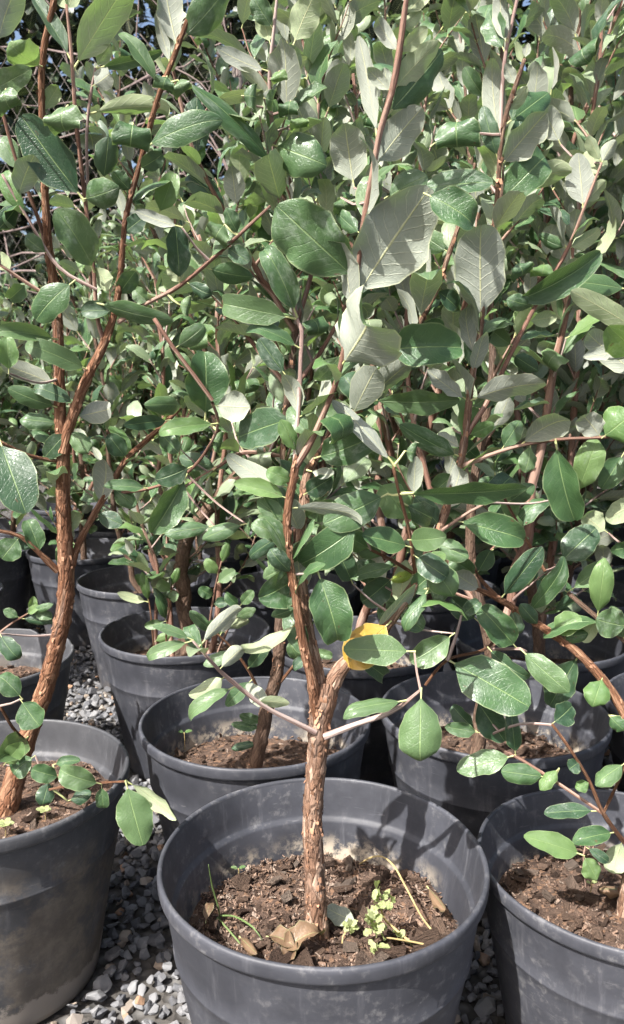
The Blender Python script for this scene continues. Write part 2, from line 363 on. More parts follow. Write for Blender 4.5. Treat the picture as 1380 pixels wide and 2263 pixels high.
VAR = []
_r = random.Random(3)
for i in range(22):
    kw = dict(ratio=_r.uniform(0.36, 0.54), bend=_r.uniform(-0.5, 1.4), fold=_r.uniform(0.0, 0.35), cup=_r.choice([0, 0, 0.5, 0.9, -0.5]),
              twist=_r.uniform(-0.5, 0.5), wave=_r.uniform(0.01, 0.10), tip=_r.choice([0, 0, 0.6, 1.2]), seed=i)
    if i >= 19: kw.update(rolled=_r.uniform(3.8, 5.0), cup=0.4, ratio=0.6)
    VAR.append(leaf_arrays(**kw))
VMESH = {}
def vmesh(i, m=M_LEAF):
    if (i, m.name) not in VMESH:
        V, F, UV, FM = VAR[i]; VMESH[(i, m.name)] = mesh_from('leaf', V, F, [m, M_PET], UV, FM)
    return VMESH[(i, m.name)]
def frame(pos, y, n, L):
    y = y.normalized(); z = (n - y * n.dot(y))
    if z.length < 1e-5: z = y.orthogonal()
    z.normalize(); x = y.cross(z)
    return Matrix(((x.x * L, y.x * L, z.x * L, pos.x), (x.y * L, y.y * L, z.y * L, pos.y), (x.z * L, y.z * L, z.z * L, pos.z), (0, 0, 0, 1)))
def leaf_stuff(name, items, parent, mat=M_LEAF, vs=None):
    Vs, Fs, Us, Ms = [], [], [], []; o = 0
    for M, vi in items:
        V, F, U, FM = (vs or VAR)[vi]; A = np.array(M)
        Vs.append(V @ A[:3, :3].T + A[:3, 3]); Fs.append(F + o); Us.append(U); Ms.append(FM); o += len(V)
    if not Vs: return None
    me = mesh_from(name, np.concatenate(Vs), np.concatenate(Fs), [mat, M_PET], np.concatenate(Us), np.concatenate(Ms))
    return obj(name, me, parent, kind='stuff')

# ------------------------------------------------------------------ tubes
def spline(pts, rads, step):
    p = [Vector(q) for q in pts]; n = len(p); out = []; ro = []
    for i in range(n - 1):
        p0 = p[max(0, i - 1)]; p1 = p[i]; p2 = p[i + 1]; p3 = p[min(n - 1, i + 2)]
        m = max(1, int((p2 - p1).length / step))
        for j in range(m):
            t = j / m
            out.append(0.5 * ((2 * p1) + (p2 - p0) * t + (2 * p0 - 5 * p1 + 4 * p2 - p3) * t * t + (3 * p1 - p0 - 3 * p2 + p3) * t ** 3))
            ro.append(rads[i] * (1 - t) + rads[i + 1] * t)
    out.append(p[-1]); ro.append(rads[-1]); return out, ro
def tube_arrays(pts, rads, sides=8, rough=0.0, seed=0.0, rfreq=90.0):
    V = []; UV = []; F = []; up = None; s = 0.0
    for i, p in enumerate(pts):
        d = (pts[min(i + 1, len(pts) - 1)] - pts[max(i - 1, 0)]).normalized()
        if up is None: up = d.orthogonal().normalized()
        up = (up - d * up.dot(d)).normalized(); b = d.cross(up)
        if i: s += (p - pts[i - 1]).length
        for k in range(sides + 1):
            a = 2 * math.pi * k / sides; q = up * math.cos(a) + b * math.sin(a); r = rads[i]
            if rough:
                r *= 1 + 0.13 * max(0.0, math.cos(s * 170.0 + seed)) ** 10
                w_ = p + q * rads[i]
                r += rough * rads[i] * (mnoise.noise(Vector((w_.x * rfreq, w_.y * rfreq, w_.z * rfreq * 0.45 + seed))) * 0.9 + 0.6 * mnoise.noise(Vector((w_.x * rfreq * 2.7, w_.y * rfreq * 2.7, w_.z * rfreq * 1.4 + seed))))
            V.append(p + q * r); UV.append((k / sides, s))
    S = sides + 1
    for i in range(len(pts) - 1):
        for k in range(sides): F.append((i * S + k, i * S + k + 1, (i + 1) * S + k + 1, (i + 1) * S + k))
    c = len(V); V.append(pts[-1]); UV.append((0.5, s)); e = (len(pts) - 1) * S
    for k in range(sides): F.append((e + k, e + k + 1, c, c))
    return np.array([tuple(v) for v in V]), np.array(F, dtype=np.int32), np.array(UV)
def fix_quads(F): return [tuple(dict.fromkeys(f)) for f in F.tolist()]
def tube(name, pts, rads, mat, parent, sides=8, step=0.012, rough=0.0, seed=0.0, rfreq=90.0):
    a, r = spline(pts, rads, step); V, F, UV = tube_arrays(a, r, sides, rough, seed, rfreq)
    me = mesh_from(name, V, fix_quads(F), [mat], UV)
    return obj(name, me, parent)

def flakes(parent, pts, rads, n, seed, size=1.0):
    """curled scales of loose bark standing off a stem"""
    r = random.Random(seed); a, ra = spline(pts, rads, 0.004); V = []; F = []
    for _ in range(n):
        i = r.randrange(2, len(a) - 2); d = (a[i + 1] - a[i - 1]).normalized(); o = d.orthogonal().normalized()
        an = r.uniform(0, 6.283); q = (Matrix.Rotation(an, 3, d) @ o); t = d.cross(q)
        L = r.uniform(0.002, 0.0075) * size; W = r.uniform(0.0008, 0.0022) * size; lift = r.uniform(0.0004, 0.0020)
        c = a[i] + q * ra[i] * 0.99; b = len(V); sg = r.choice((-1, 1)); sk = r.uniform(-0.5, 0.5) * W
        for j, (f, l) in enumerate(((0, -0.0006), (0.55, 0.0009), (1.0, lift))):
            wj = W * (1.0, 0.9, r.uniform(0.25, 0.7))[j]
            V.append(c + d * sg * f * L + q * l - t * (wj + sk * f)); V.append(c + d * sg * f * L + q * (l + r.uniform(0, .0008)) + t * (wj - sk * f))
        F += [(b, b + 1, b + 3, b + 2), (b + 2, b + 3, b + 5, b + 4)]
    me = mesh_from('peeling_bark', [tuple(v) for v in V], F, [M_FLAKE])
    obj('peeling_bark', me, parent, kind='stuff')

# ------------------------------------------------------------------ the ground
def build_ground():
    bm = bmesh.new(); s = 300
    for x, y in ((-s, -s), (s, -s), (s, s), (-s, s)): bm.verts.new((x, y, 0))
    bm.faces.new(bm.verts); me = bpy.data.meshes.new('ground'); bm.to_mesh(me); bm.free(); me.materials.append(M_GROUND)
    g = obj('ground', me); g['kind'] = 'structure'; return g
GROUND = build_ground()

# ------------------------------------------------------------------ pots
POT_H, POT_R = 0.294, 0.180
SOIL_Z = 0.200
def lathe(prof, seg, seed, wob=0.0015, cut=None):
    V = []; F = []; n = len(prof)
    for k in range(seg):
        a = 2 * math.pi * k / seg; ca, sa = math.cos(a), math.sin(a)
        for (r, z) in prof:
            q = 1 + wob / 0.16 * (mnoise.noise(Vector((ca * 0.9 + seed, sa * 0.9, z * 2.5))) * 1.6 + 0.35 * mnoise.noise(Vector((ca * 4, sa * 4 + seed, z * 12))))
            zz = z
            if cut and z > 0.26: zz = z - cut(a)
            V.append((r * ca * q, r * sa * q, zz))
    for k in range(seg):
        k2 = (k + 1) % seg
        for i in range(n - 1): F.append((k * n + i, k2 * n + i, k2 * n + i + 1, k * n + i + 1))
    return V, F
def body_prof():
    o = [(0.0, 0.004), (0.118, 0.003), (0.1255, 0.007), (0.1275, 0.016)]
    for i in range(1, 9): z = 0.016 + i * 0.022; o.append((0.1275 + (z - 0.016) * 0.186, z))
    o += [(0.1625, 0.2035), (0.1642, 0.2060), (0.1642, 0.2085), (0.1632, 0.2105), (0.1668, 0.235), (0.1705, 0.262), (0.1722, 0.277)]
    return o
def inner_prof():
    return [(0.1727, 0.2915), (0.1705, 0.283), (0.1675, 0.26), (0.1652, 0.248), (0.1640, 0.2450), (0.1608, 0.2425), (0.1600, 0.2390), (0.1575, 0.225), (0.1545, 0.205), (0.1490, 0.170)]
RIM = [(0.1712, 0.2760), (0.1752, 0.2762), (0.1772, 0.2778), (0.1780, 0.2805), (0.1786, 0.2890), (0.1782, 0.2922), (0.1772, 0.2938), (0.1752, 0.2944), (0.1734, 0.2938), (0.1725, 0.2918), (0.1722, 0.2880)]
def chip_mesh(i):
    r = random.Random(100 + i); bm = bmesh.new()
    lx, ly, lz = r.uniform(0.32, 0.75), 1.0, r.uniform(0.2, 0.45)
    for _ in range(14):
        x, y, z = [r.choice((-1, 1)) * (r.uniform(0.55, 1.0)) for _ in range(3)]
        bm.verts.new((x * lx * 0.5, y * ly * 0.5, z * lz * 0.5))
    g = bmesh.ops.convex_hull(bm, input=bm.verts)
    bmesh.ops.delete(bm, geom=[v for v in bm.verts if not v.link_faces], context='VERTS')
    bmesh.ops.recalc_face_normals(bm, faces=bm.faces)
    me = bpy.data.meshes.new('bark_chip'); bm.to_mesh(me); bm.free(); me.materials.append(M_CHIP); return me
CHIPS = [chip_mesh(i) for i in range(14)]
def soil_h(x, y, seed):
    return 0.010 * mnoise.noise(Vector((x * 11 + seed, y * 11, 0))) + 0.0045 * mnoise.noise(Vector((x * 38 + seed, y * 38, 2))) + 0.003 * mnoise.noise(Vector((x * 95, y * 95 + seed, 5)))
def tri_arrays(me):
    V = np.zeros(len(me.vertices) * 3, dtype=np.float32); me.vertices.foreach_get('co', V); V = V.reshape(-1, 3)
    F = [tuple(p.vertices) for p in me.polygons]; F = np.array([(f[0], f[i], f[i + 1]) for f in F for i in range(1, len(f) - 1)], dtype=np.int32)
    return V, F
def scatter_stuff(name, items, meshes, mat, parent):
    arr = [tri_arrays(m) for m in meshes]; Vs, Fs = [], []; o = 0
    for M, i in items:
        V, F = arr[i]; A = np.array(M); Vs.append(V @ A[:3, :3].T + A[:3, 3]); Fs.append(F + o); o += len(V)
    if not Vs: return
    me = mesh_from(name, np.concatenate(Vs), np.concatenate(Fs), [mat], smooth=False)
    return obj(name, me, parent, kind='stuff')
def build_pot(x, y, label, group=None, mat=M_POT, chips=40, crumbs=300, seed=0, seg=96, rot=0.0, torn=False, big_front=0, scale=1.0, fill=0.0):
    t = thing('plant_pot', label, 'pot', (x, y, 0), group)
    t.matrix_basis = t.matrix_basis @ Matrix.Rotation(rot, 4, 'Z') @ Matrix.Scale(scale, 4)
    W = world_of(t); r = random.Random(seed)
    cut = None
    if torn: cut = lambda a: max(0.0, 0.016 * mnoise.noise(Vector((math.cos(a) * 3, math.sin(a) * 3, 7))) + 0.010 * mnoise.noise(Vector((a * 9, 1, 2)))) * (1 if math.sin(a) > 0.2 else 0)
    V, F = lathe(body_prof(), seg, seed); obj('body', mesh_from('body', V, F, [mat]), t, W)
    V, F = lathe(inner_prof(), seg, seed, cut=cut); inn = obj('inner_wall', mesh_from('inner_wall', V, F, [mat]), t, W)
    V, F = lathe(RIM, seg, seed, cut=cut); obj('rim', mesh_from('rim', V, F, [mat]), t, W)
    # soil
    V = [(0, 0, SOIL_Z + fill + soil_h(0, 0, seed))]; F = []; NR, NS = 26, 72
    for i in range(1, NR + 1):
        for k in range(NS):
            rr = (0.1565 + fill * 0.12) * i / NR; a = 2 * math.pi * k / NS; px, py = rr * math.cos(a), rr * math.sin(a)
            V.append((px, py, SOIL_Z + fill + soil_h(px, py, seed) - 0.004 * (i / NR) ** 4))
    for k in range(NS): F.append((0, 1 + k, 1 + (k + 1) % NS))
    for i in range(NR - 1):
        for k in range(NS):
            a = 1 + i * NS + k; b = 1 + i * NS + (k + 1) % NS; F.append((a, a + NS, b + NS, b))
    s = obj('soil', mesh_from('soil', V, F, [M_SOIL]), t, W)
    for c in range(chips):
        rr = 0.150 * math.sqrt(r.random()); a = r.uniform(0, 6.283)
        sz = r.choice((r.uniform(0.008, 0.016), r.uniform(0.012, 0.026), r.uniform(0.006, 0.012)))
        if c < big_front: a = r.uniform(-2.6, -0.5); rr = r.uniform(0.075, 0.14); sz = r.uniform(0.018, 0.042)
        rr = min(rr, 0.152 - sz * 0.5)
        px, py = rr * math.cos(a), rr * math.sin(a)
        M = Matrix.Translation((px, py, SOIL_Z + fill + soil_h(px, py, seed) + sz * 0.20)) @ Matrix.Rotation(r.uniform(0, 6.3), 4, 'Z') @ Matrix.Rotation(r.gauss(0, 0.35), 4, 'X') @ Matrix.Rotation(r.gauss(0, 0.4), 4, 'Y') @ Matrix.Scale(sz, 4)
        obj('bark_chip', CHIPS[r.randrange(14)], s, W @ M)
    it = []
    for c in range(crumbs):
        rr = 0.153 * math.sqrt(r.random()); a = r.uniform(0, 6.283); px, py = rr * math.cos(a), rr * math.sin(a); sz = r.choice((r.uniform(0.0015, 0.004), r.uniform(0.003, 0.010)))
        it.append((W @ Matrix.Translation((px, py, SOIL_Z + fill + soil_h(px, py, seed) + sz * 0.1)) @ Matrix.Rotation(r.uniform(0, 6.3), 4, 'Z') @ Matrix.Rotation(r.gauss(0, 0.5), 4, 'X') @ Matrix.Diagonal((sz * r.uniform(.35, .8), sz * 1.3, sz * .6, 1)), r.randrange(14)))
    scatter_stuff('soil_crumbs', it, CHIPS, M_CHIP, s)
    return t

POTS = {}
FILL = {'E': .040, 'C': .018, 'D': .018, 'H': .02, 'F': .016}
def pot(key, x, y, *a, **k): POTS[key] = (x, y); build_pot(x, y, *a, seed=len(POTS) * 3 + 1, fill=FILL.get(key, 0.0), **k)
pot('A', 0.012, 0.812, 'scuffed grey-black plastic pot holding the forked tree with flaky bark and wilting weed', chips=290, crumbs=3600, big_front=42, seg=160, rot=0.3)
pot('E', -0.424, 1.00, 'mud-stained black plastic pot with brown dirt caked on its lower side', mat=M_POTMUD, chips=120, crumbs=1200, seg=128)
pot('F', 0.354, 0.842, 'clean grey plastic pot of reddish bark chips touching the wilting-weed pot', chips=290, crumbs=1800, big_front=60, seg=128, rot=1.0, scale=0.92)
pot('B', -0.087, 1.185, 'wide black pot with pale lime crust inside, straight behind the wilting-weed pot', chips=110, crumbs=900, big_front=14, seg=128)
pot('G', 0.288, 1.215, 'black pot of bark chips under the long drooping leafy branches', chips=100, crumbs=700)
pot('C', -0.268, 1.64, 'grey pot crowded with several thin stems beside the open gravel', chips=70, crumbs=500)
pot('D', -0.450, 2.11, 'faded grey pot with a notch in its rim at the edge of the gravel', chips=50, crumbs=300)
pot('H', -0.640, 1.47, 'black pot with a torn ragged rim behind the mud-stained pot', mat=M_POTMUD, chips=60, crumbs=400, torn=True)
pot('K', 0.095, 1.565, 'black pot in shade behind the yellow leaf', chips=50, crumbs=300)
pot('M', 0.660, 1.235, 'black pot at the end of the row beyond the reddish bark chip pot', chips=60, crumbs=300)
pot('L', 0.470, 1.60, 'shaded black pot behind the drooping leafy branches', chips=40, crumbs=200)
BACKG = 'pots in the rows at the back'
for key, x, y in (('J', -0.72, 2.50), ('I', -1.07, 2.52), ('Q', -0.36, 2.50), ('P', -0.06, 2.02), ('O', 0.30, 2.0), ('N', 0.66, 1.98), ('S', 0.86, 1.62),
                  ('T', 0.0, 2.42), ('U', 0.40, 2.42), ('V', 0.80, 2.40), ('X', -0.96, 1.95), ('Y', 1.05, 2.05)):
    pot(key, x, y, {'J': 'black pot at the far end of the open gravel strip', 'I': 'black pot standing alone beyond the torn-rimmed pot', 'X': 'black pot between the torn-rimmed pot and the fence side'}.get(key, 'black plastic pot in the crowded rows under the dense foliage'), None if key in 'JIX' else BACKG, chips=12, crumbs=0, seg=64)

# ------------------------------------------------------------------ gravel
def stone_mesh(i):
    r = random.Random(500 + i); bm = bmesh.new()
    e = (r.uniform(0.7, 1.0), r.uniform(0.55, 0.9), r.uniform(0.4, 0.75))
    for _ in range(15):
        v = Vector((r.gauss(0, 1), r.gauss(0, 1), r.gauss(0, 1))).normalized() * r.uniform(0.85, 1.1)
        bm.verts.new((v.x * e[0] * 0.5, v.y * e[1] * 0.5, v.z * e[2] * 0.5))
    bmesh.ops.convex_hull(bm, input=bm.verts)
    bmesh.ops.delete(bm, geom=[v for v in bm.verts if not v.link_faces], context='VERTS')
    bmesh.ops.bevel(bm, geom=list(bm.edges), offset=0.018, segments=1, affect='EDGES')
    bmesh.ops.recalc_face_normals(bm, faces=bm.faces)
    me = bpy.data.meshes.new('stone'); bm.to_mesh(me); bm.free(); me.materials.append(M_STONE); return me
STONES = [stone_mesh(i) for i in range(16)]
def gravel():
    r = random.Random(11); near = []; rest = []; placed = {}
    bases = [(x, y) for (x, y) in POTS.values()]
    for layer in range(2):
        for gx in np.arange(-1.25, 1.25, 0.0175):
            for gy in np.arange(0.78, 3.0, 0.0175):
                if gy > 2.4 and r.random() < 0.5: continue
                x = gx + r.uniform(-.01, .01); y = gy + r.uniform(-.01, .01)
                if abs(x) > 0.42 * y + 0.25: continue
                if layer and r.random() < 0.62: continue
                if any((x - a) ** 2 + (y - b) ** 2 < 0.134 ** 2 for a, b in bases): continue
                s = r.choice((r.uniform(0.014, 0.022), r.uniform(0.018, 0.030))) * (1.25 if layer and r.random() < 0.35 else 1.0)
                M = Matrix.Translation((x, y, s * 0.22 + layer * 0.009)) @ Matrix.Rotation(r.uniform(0, 6.3), 4, 'Z') @ Matrix.Rotation(r.gauss(0, 0.4), 4, 'X') @ Matrix.Rotation(r.gauss(0, 0.4), 4, 'Y') @ Matrix.Scale(s, 4)
                p = proj(Vector((x, y, 0.01)))
                vis = (60 < p[0] < 410 and 1830 < p[1] < 2263) or (120 < p[0] < 300 and 1380 < p[1] < 1640) or (1030 < p[0] < 1100 and 2040 < p[1] < 2263)
                (near if vis else rest).append((M, r.randrange(16), y))
    near.sort(key=lambda t: t[2] - (0.02 if t[0].translation.z > 0.013 else 0))
    top = [t for t in near if t[0].translation.z > 0.012]; bot = [t for t in near if t[0].translation.z <= 0.012]
    sel = (top + bot)[:300]; rest += (top + bot)[300:]
    for M, i, _ in sel: obj('stone', STONES[i], GROUND, M)
    g = scatter_stuff('gravel', [(M, i) for M, i, _ in rest], STONES, M_STONE, GROUND)
gravel()

# ------------------------------------------------------------------ plants: traced branches and leaves
def parse_branch(s):
    out = []
    for t in s.split(): out.append(tuple(float(q) for q in t.split(',')))
    return out
BIG = []
class Plant:
    def __init__(s, label, base, group=None, root=None):
        s.root = root or thing('feijoa_tree', label, 'tree', base, group); s.samples = []; s.polys = []
    def branch(s, data, mat='b', name='branch', sides=8, rough=0.0, step=0.01, flake=0, rfreq=90.0, fsize=1.0):
        d = parse_branch(data) if isinstance(data, str) else data
        pts = [P(a, b, c) for a, b, c, _ in d]; rad = [w_ * 0.43 / FPX * axd(p) for p, (_, _, _, w_) in zip(pts, d)]
        if len(d) and name == 'branch' and sides < 14 and rough == 0: rough = 0.10
        o = tube(name, pts, rad, BM[mat], s.root, sides, step, rough, len(s.polys) * 3.1, rfreq)
        if flake: flakes(o, pts, rad, flake, len(s.polys) + 5, fsize)
        a, r = spline(pts, rad, 0.008); s.samples += [(p, q) for p, q in zip(a, r)]; s.polys.append((a, r))
        # leaf scars / nodes along the twig
        return o
    def nearest_px(s, px, py, lim):
        best = None
        for p, q in s.samples:
            x, y, ax = proj(p); d = math.hypot(x - px, y - py)
            if d < lim and (best is None or d < best[0]): best = (d, p, q)
        return best
    def leaves(s, text):
        for i, line in enumerate(text.strip().splitlines()):
            f = line.split()
            if not f: continue
            kw = {}; Y = None; roll = None; dY = None
            sd_ = hash((line, 5)) & 0xffff if False else sum(ord(ch) * (j + 3) for j, ch in enumerate(line)) & 0xffff
            rr = random.Random(sd_)
            if f[0] == 'R':
                cx, cy, size, ang = map(float, f[1:5]); opts = f[5:]
                for o_ in opts:
                    if o_[0] == 'y': Y = float(o_[1:])
                nb = s.nearest_px(cx, cy, 90)
                if Y is None: Y = (nb[1].y - 0.012) if nb else 0.9
                c = P(cx, cy, Y); px2m = axd(c) / FPX; W = size * px2m
                x = Vector((math.cos(R(ang)), rr.uniform(-0.3, 0.3), math.sin(R(ang)))).normalized()
                zup = Vector((rr.uniform(-.2, .2), -0.55, 0.85)); zup = (zup - x * zup.dot(x)).normalized(); y = zup.cross(x)
                y = -y
                rl = rr.uniform(4.0, 4.9); L = W / 0.62
                arr = leaf_arrays(ratio=0.62, rolled=rl, cup=0, fold=-0.08, wave=0.16, twist=rr.uniform(-.5, .5), nu=6, nv=14, seed=sd_, pet=0.06)
                Mx = frame(c, y, zup, L)
                ctr = Vector((0, 0.15, -0.13)); Mx.translation = c - (Mx.to_3x3() @ ctr)
                mat = M_LEAF if rr.random() < 0.6 else M_BRIGHT
                obj('leaf', mesh_from('leaf', arr[0], arr[1], [mat, M_PET], arr[2], arr[3]), s.root, Mx)
                s.connect(Mx.translation.copy(), 0.05)
                continue
            bx, by, tx, ty, wd = map(float, f[:5]); side = f[5]; gap = 42.0; con = True
            for o_ in f[6:]:
                k_, v_ = o_[0], o_[1:]
                v_ = float(v_)
                if k_ == 'y': Y = v_
                elif k_ == 'r': roll = R(v_)
                elif k_ == 'b': kw['bend'] = v_
                elif k_ == 'c': kw['cup'] = v_
                elif k_ == 'f': kw['fold'] = v_
                elif k_ == 't': kw['twist'] = v_
                elif k_ == 'w': kw['wave'] = v_
                elif k_ == 'p': kw['tip'] = v_
                elif k_ == 'd': dY = v_
                elif k_ == 'n': con = False
            nb = s.nearest_px(bx, by, 60)
            if Y is None: Y = nb[1].y if nb else (s.nearest_px(bx, by, 900)[1].y - 0.02)
            Bp = P(bx, by, Y); Lpx = math.hypot(tx - bx, ty - by); L0 = Lpx * axd(Bp) / FPX
            if dY is None: dY = rr.uniform(-0.32, 0.12)
            if nb and nb[0] < 26: Bp = Bp.lerp(nb[1], 0.8)
            Tp = P(tx, ty, Y + dY * L0)
            ax = Tp - Bp; L = ax.length; mid = (Bp + Tp) / 2
            vd = (CAM - mid).normalized(); n0 = vd - ax.normalized() * vd.dot(ax.normalized()); n0.normalize()
            if roll is None: roll = rr.uniform(-0.38, 0.38)
            n = Matrix.Rotation(roll, 3, ax.normalized()) @ n0
            if side in 'UV': n = -n
            if L > 0.06: BIG.append((mid, L))
            ratio = 0.9 * wd * axd(mid) / FPX / L
            kw.setdefault('bend', rr.uniform(0.1, 1.0)); kw.setdefault('fold', rr.uniform(0.03, 0.28)); kw.setdefault('wave', rr.uniform(0.03, 0.11)); kw.setdefault('twist', rr.uniform(-0.4, 0.4))
            if rr.random() < 0.4: kw.setdefault('tip', rr.uniform(0.4, 1.4))
            kw.setdefault('cup', rr.choice((0, 0, 0.5, 0.9, -0.5)))
            arr = leaf_arrays(ratio=ratio, nu=8, nv=14, seed=sd_, pet=min(0.12, 0.05 + 0.004 / L), **kw)
            obj('leaf', mesh_from('leaf', arr[0], arr[1], [LEAFM[side], M_PET], arr[2], arr[3]), s.root, frame(Bp, ax, n, L))
            if con and not (nb and nb[0] < 26): s.connect(Bp, 0.16)
    def connect(s, p, lim):
        """a thin side shoot from the nearest stem to a leaf that stands off it"""
        best = None
        for q, r in s.samples:
            d = (q - p).length + max(0, q.z - p.z) * 0.8
            if best is None or d < best[0]: best = (d, q, r)
        if best is None or best[0] < 0.006: return
        q = best[1]; dlt = p - q
        if dlt.length > 0.11: return
        m = q + dlt * 0.5 + Vector((0, 0.18, -0.12)) * dlt.length * 0.6
        tube('twig', [q, m, p], [min(best[2], 0.0018), 0.0013, 0.0010], M_TWIGG if dlt.length > 0.025 else M_PET, s.root, 6, 0.01)

SOILB = lambda key: (POTS[key][0], POTS[key][1], SOIL_Z)
# the tree in the middle pot
A = Plant('forked young tree with flaky orange-brown trunk rising from the wilting-weed pot', SOILB('A'))
A.branch('708,2170,.808,72 706,2110,.806,64 703,2060,.804,58 700,2030,.803,56 697,1950,.802,52 692,1850,.80,50 692,1780,.80,49 700,1690,.80,50 706,1610,.80,56 712,1565,.80,64 716,1535,.80,70 718,1510,.803,54', 'a', 'trunk', 26, 0.08, 0.0035, 260, 150)
A.branch('708,1545,.80,38 698,1475,.806,38 684,1410,.812,33 670,1320,.82,30 666,1200,.83,28 672,1110,.84,27 682,1040,.85,24 735,970,.87,22 800,895,.89,20 862,832,.9,18 928,712,.9,15 965,640,.9,14 1000,540,.9,12 1036,430,.9,9 1050,360,.9,6', 'a', 'branch', 16, 0.09, 0.005, 90, 150)
A.branch('702,1590,.795,28 690,1500,.787,28 668,1410,.783,25 653,1310,.78,23 638,1230,.78,22 635,1140,.78,22 650,1050,.78,22 660,1005,.78,20', 'r', 'branch', 14, 0.16, 0.005, 90, 150)
A.branch('655,1030,.78,20 690,972,.775,16 722,900,.77,15 748,830,.765,14 768,735,.76,13 785,640,.76,13 797,545,.755,14 808,470,.75,15 826,370,.745,15 842,285,.74,16 866,205,.735,17 882,120,.73,19 897,10,.725,14 905,-40,.72,8', 'b', 'branch', 10, 0.10)
A.branch('652,1045,.78,15 656,960,.785,12 661,900,.785,11 665,800,.79,11 667,730,.79,12 655,700,.79,7', 'g')
A.branch('722,1545,.80,40 742,1495,.805,42 768,1462,.81,36 815,1415,.82,32 862,1372,.83,30 918,1288,.84,27 950,1215,.85,24 978,1150,.86,24 996,1095,.865,22 1020,1010,.87,20 1031,940,.87,19 1041,850,.87,17 1052,790,.87,15 1063,725,.87,13 1075,610,.87,12 1090,515,.87,12 1100,425,.865,12 1107,325,.86,12 1120,250,.855,12 1140,190,.85,12 1160,130,.845,10', 'a', 'branch', 14, 0.13, 0.006, 110, 130)
A.branch('1032,960,.87,14 1085,875,.88,13 1130,780,.89,12 1190,665,.9,11 1255,550,.91,10 1295,450,.91,8 1330,360,.91,6', 'b')
A.branch('1103,370,.865,10 1108,250,.87,10 1115,140,.87,10 1130,60,.87,9 1150,-30,.87,8', 'g')
A.branch('697,1618,.79,16 640,1590,.78,13 580,1558,.77,12 500,1495,.76,11 470,1465,.75,9 425,1415,.745,6', 'g')
A.branch('718,1628,.79,20 790,1600,.78,15 850,1580,.77,15 885,1562,.765,13 930,1525,.76,8', 'g')
A.branch('1020,1030,.87,14 1130,990,.86,10 1230,972,.85,9 1330,967,.84,8 1390,960,.84,6', 'b')
A.branch('920,1285,.84,10 905,1175,.82,9 880,1080,.8,8 870,1030,.79,7', 'r')
A.branch('925,1275,.845,10 870,1240,.83,9 820,1215,.82,7', 'r')
A.branch('965,1180,.855,10 1040,1130,.85,8 1080,1110,.85,6', 'b')
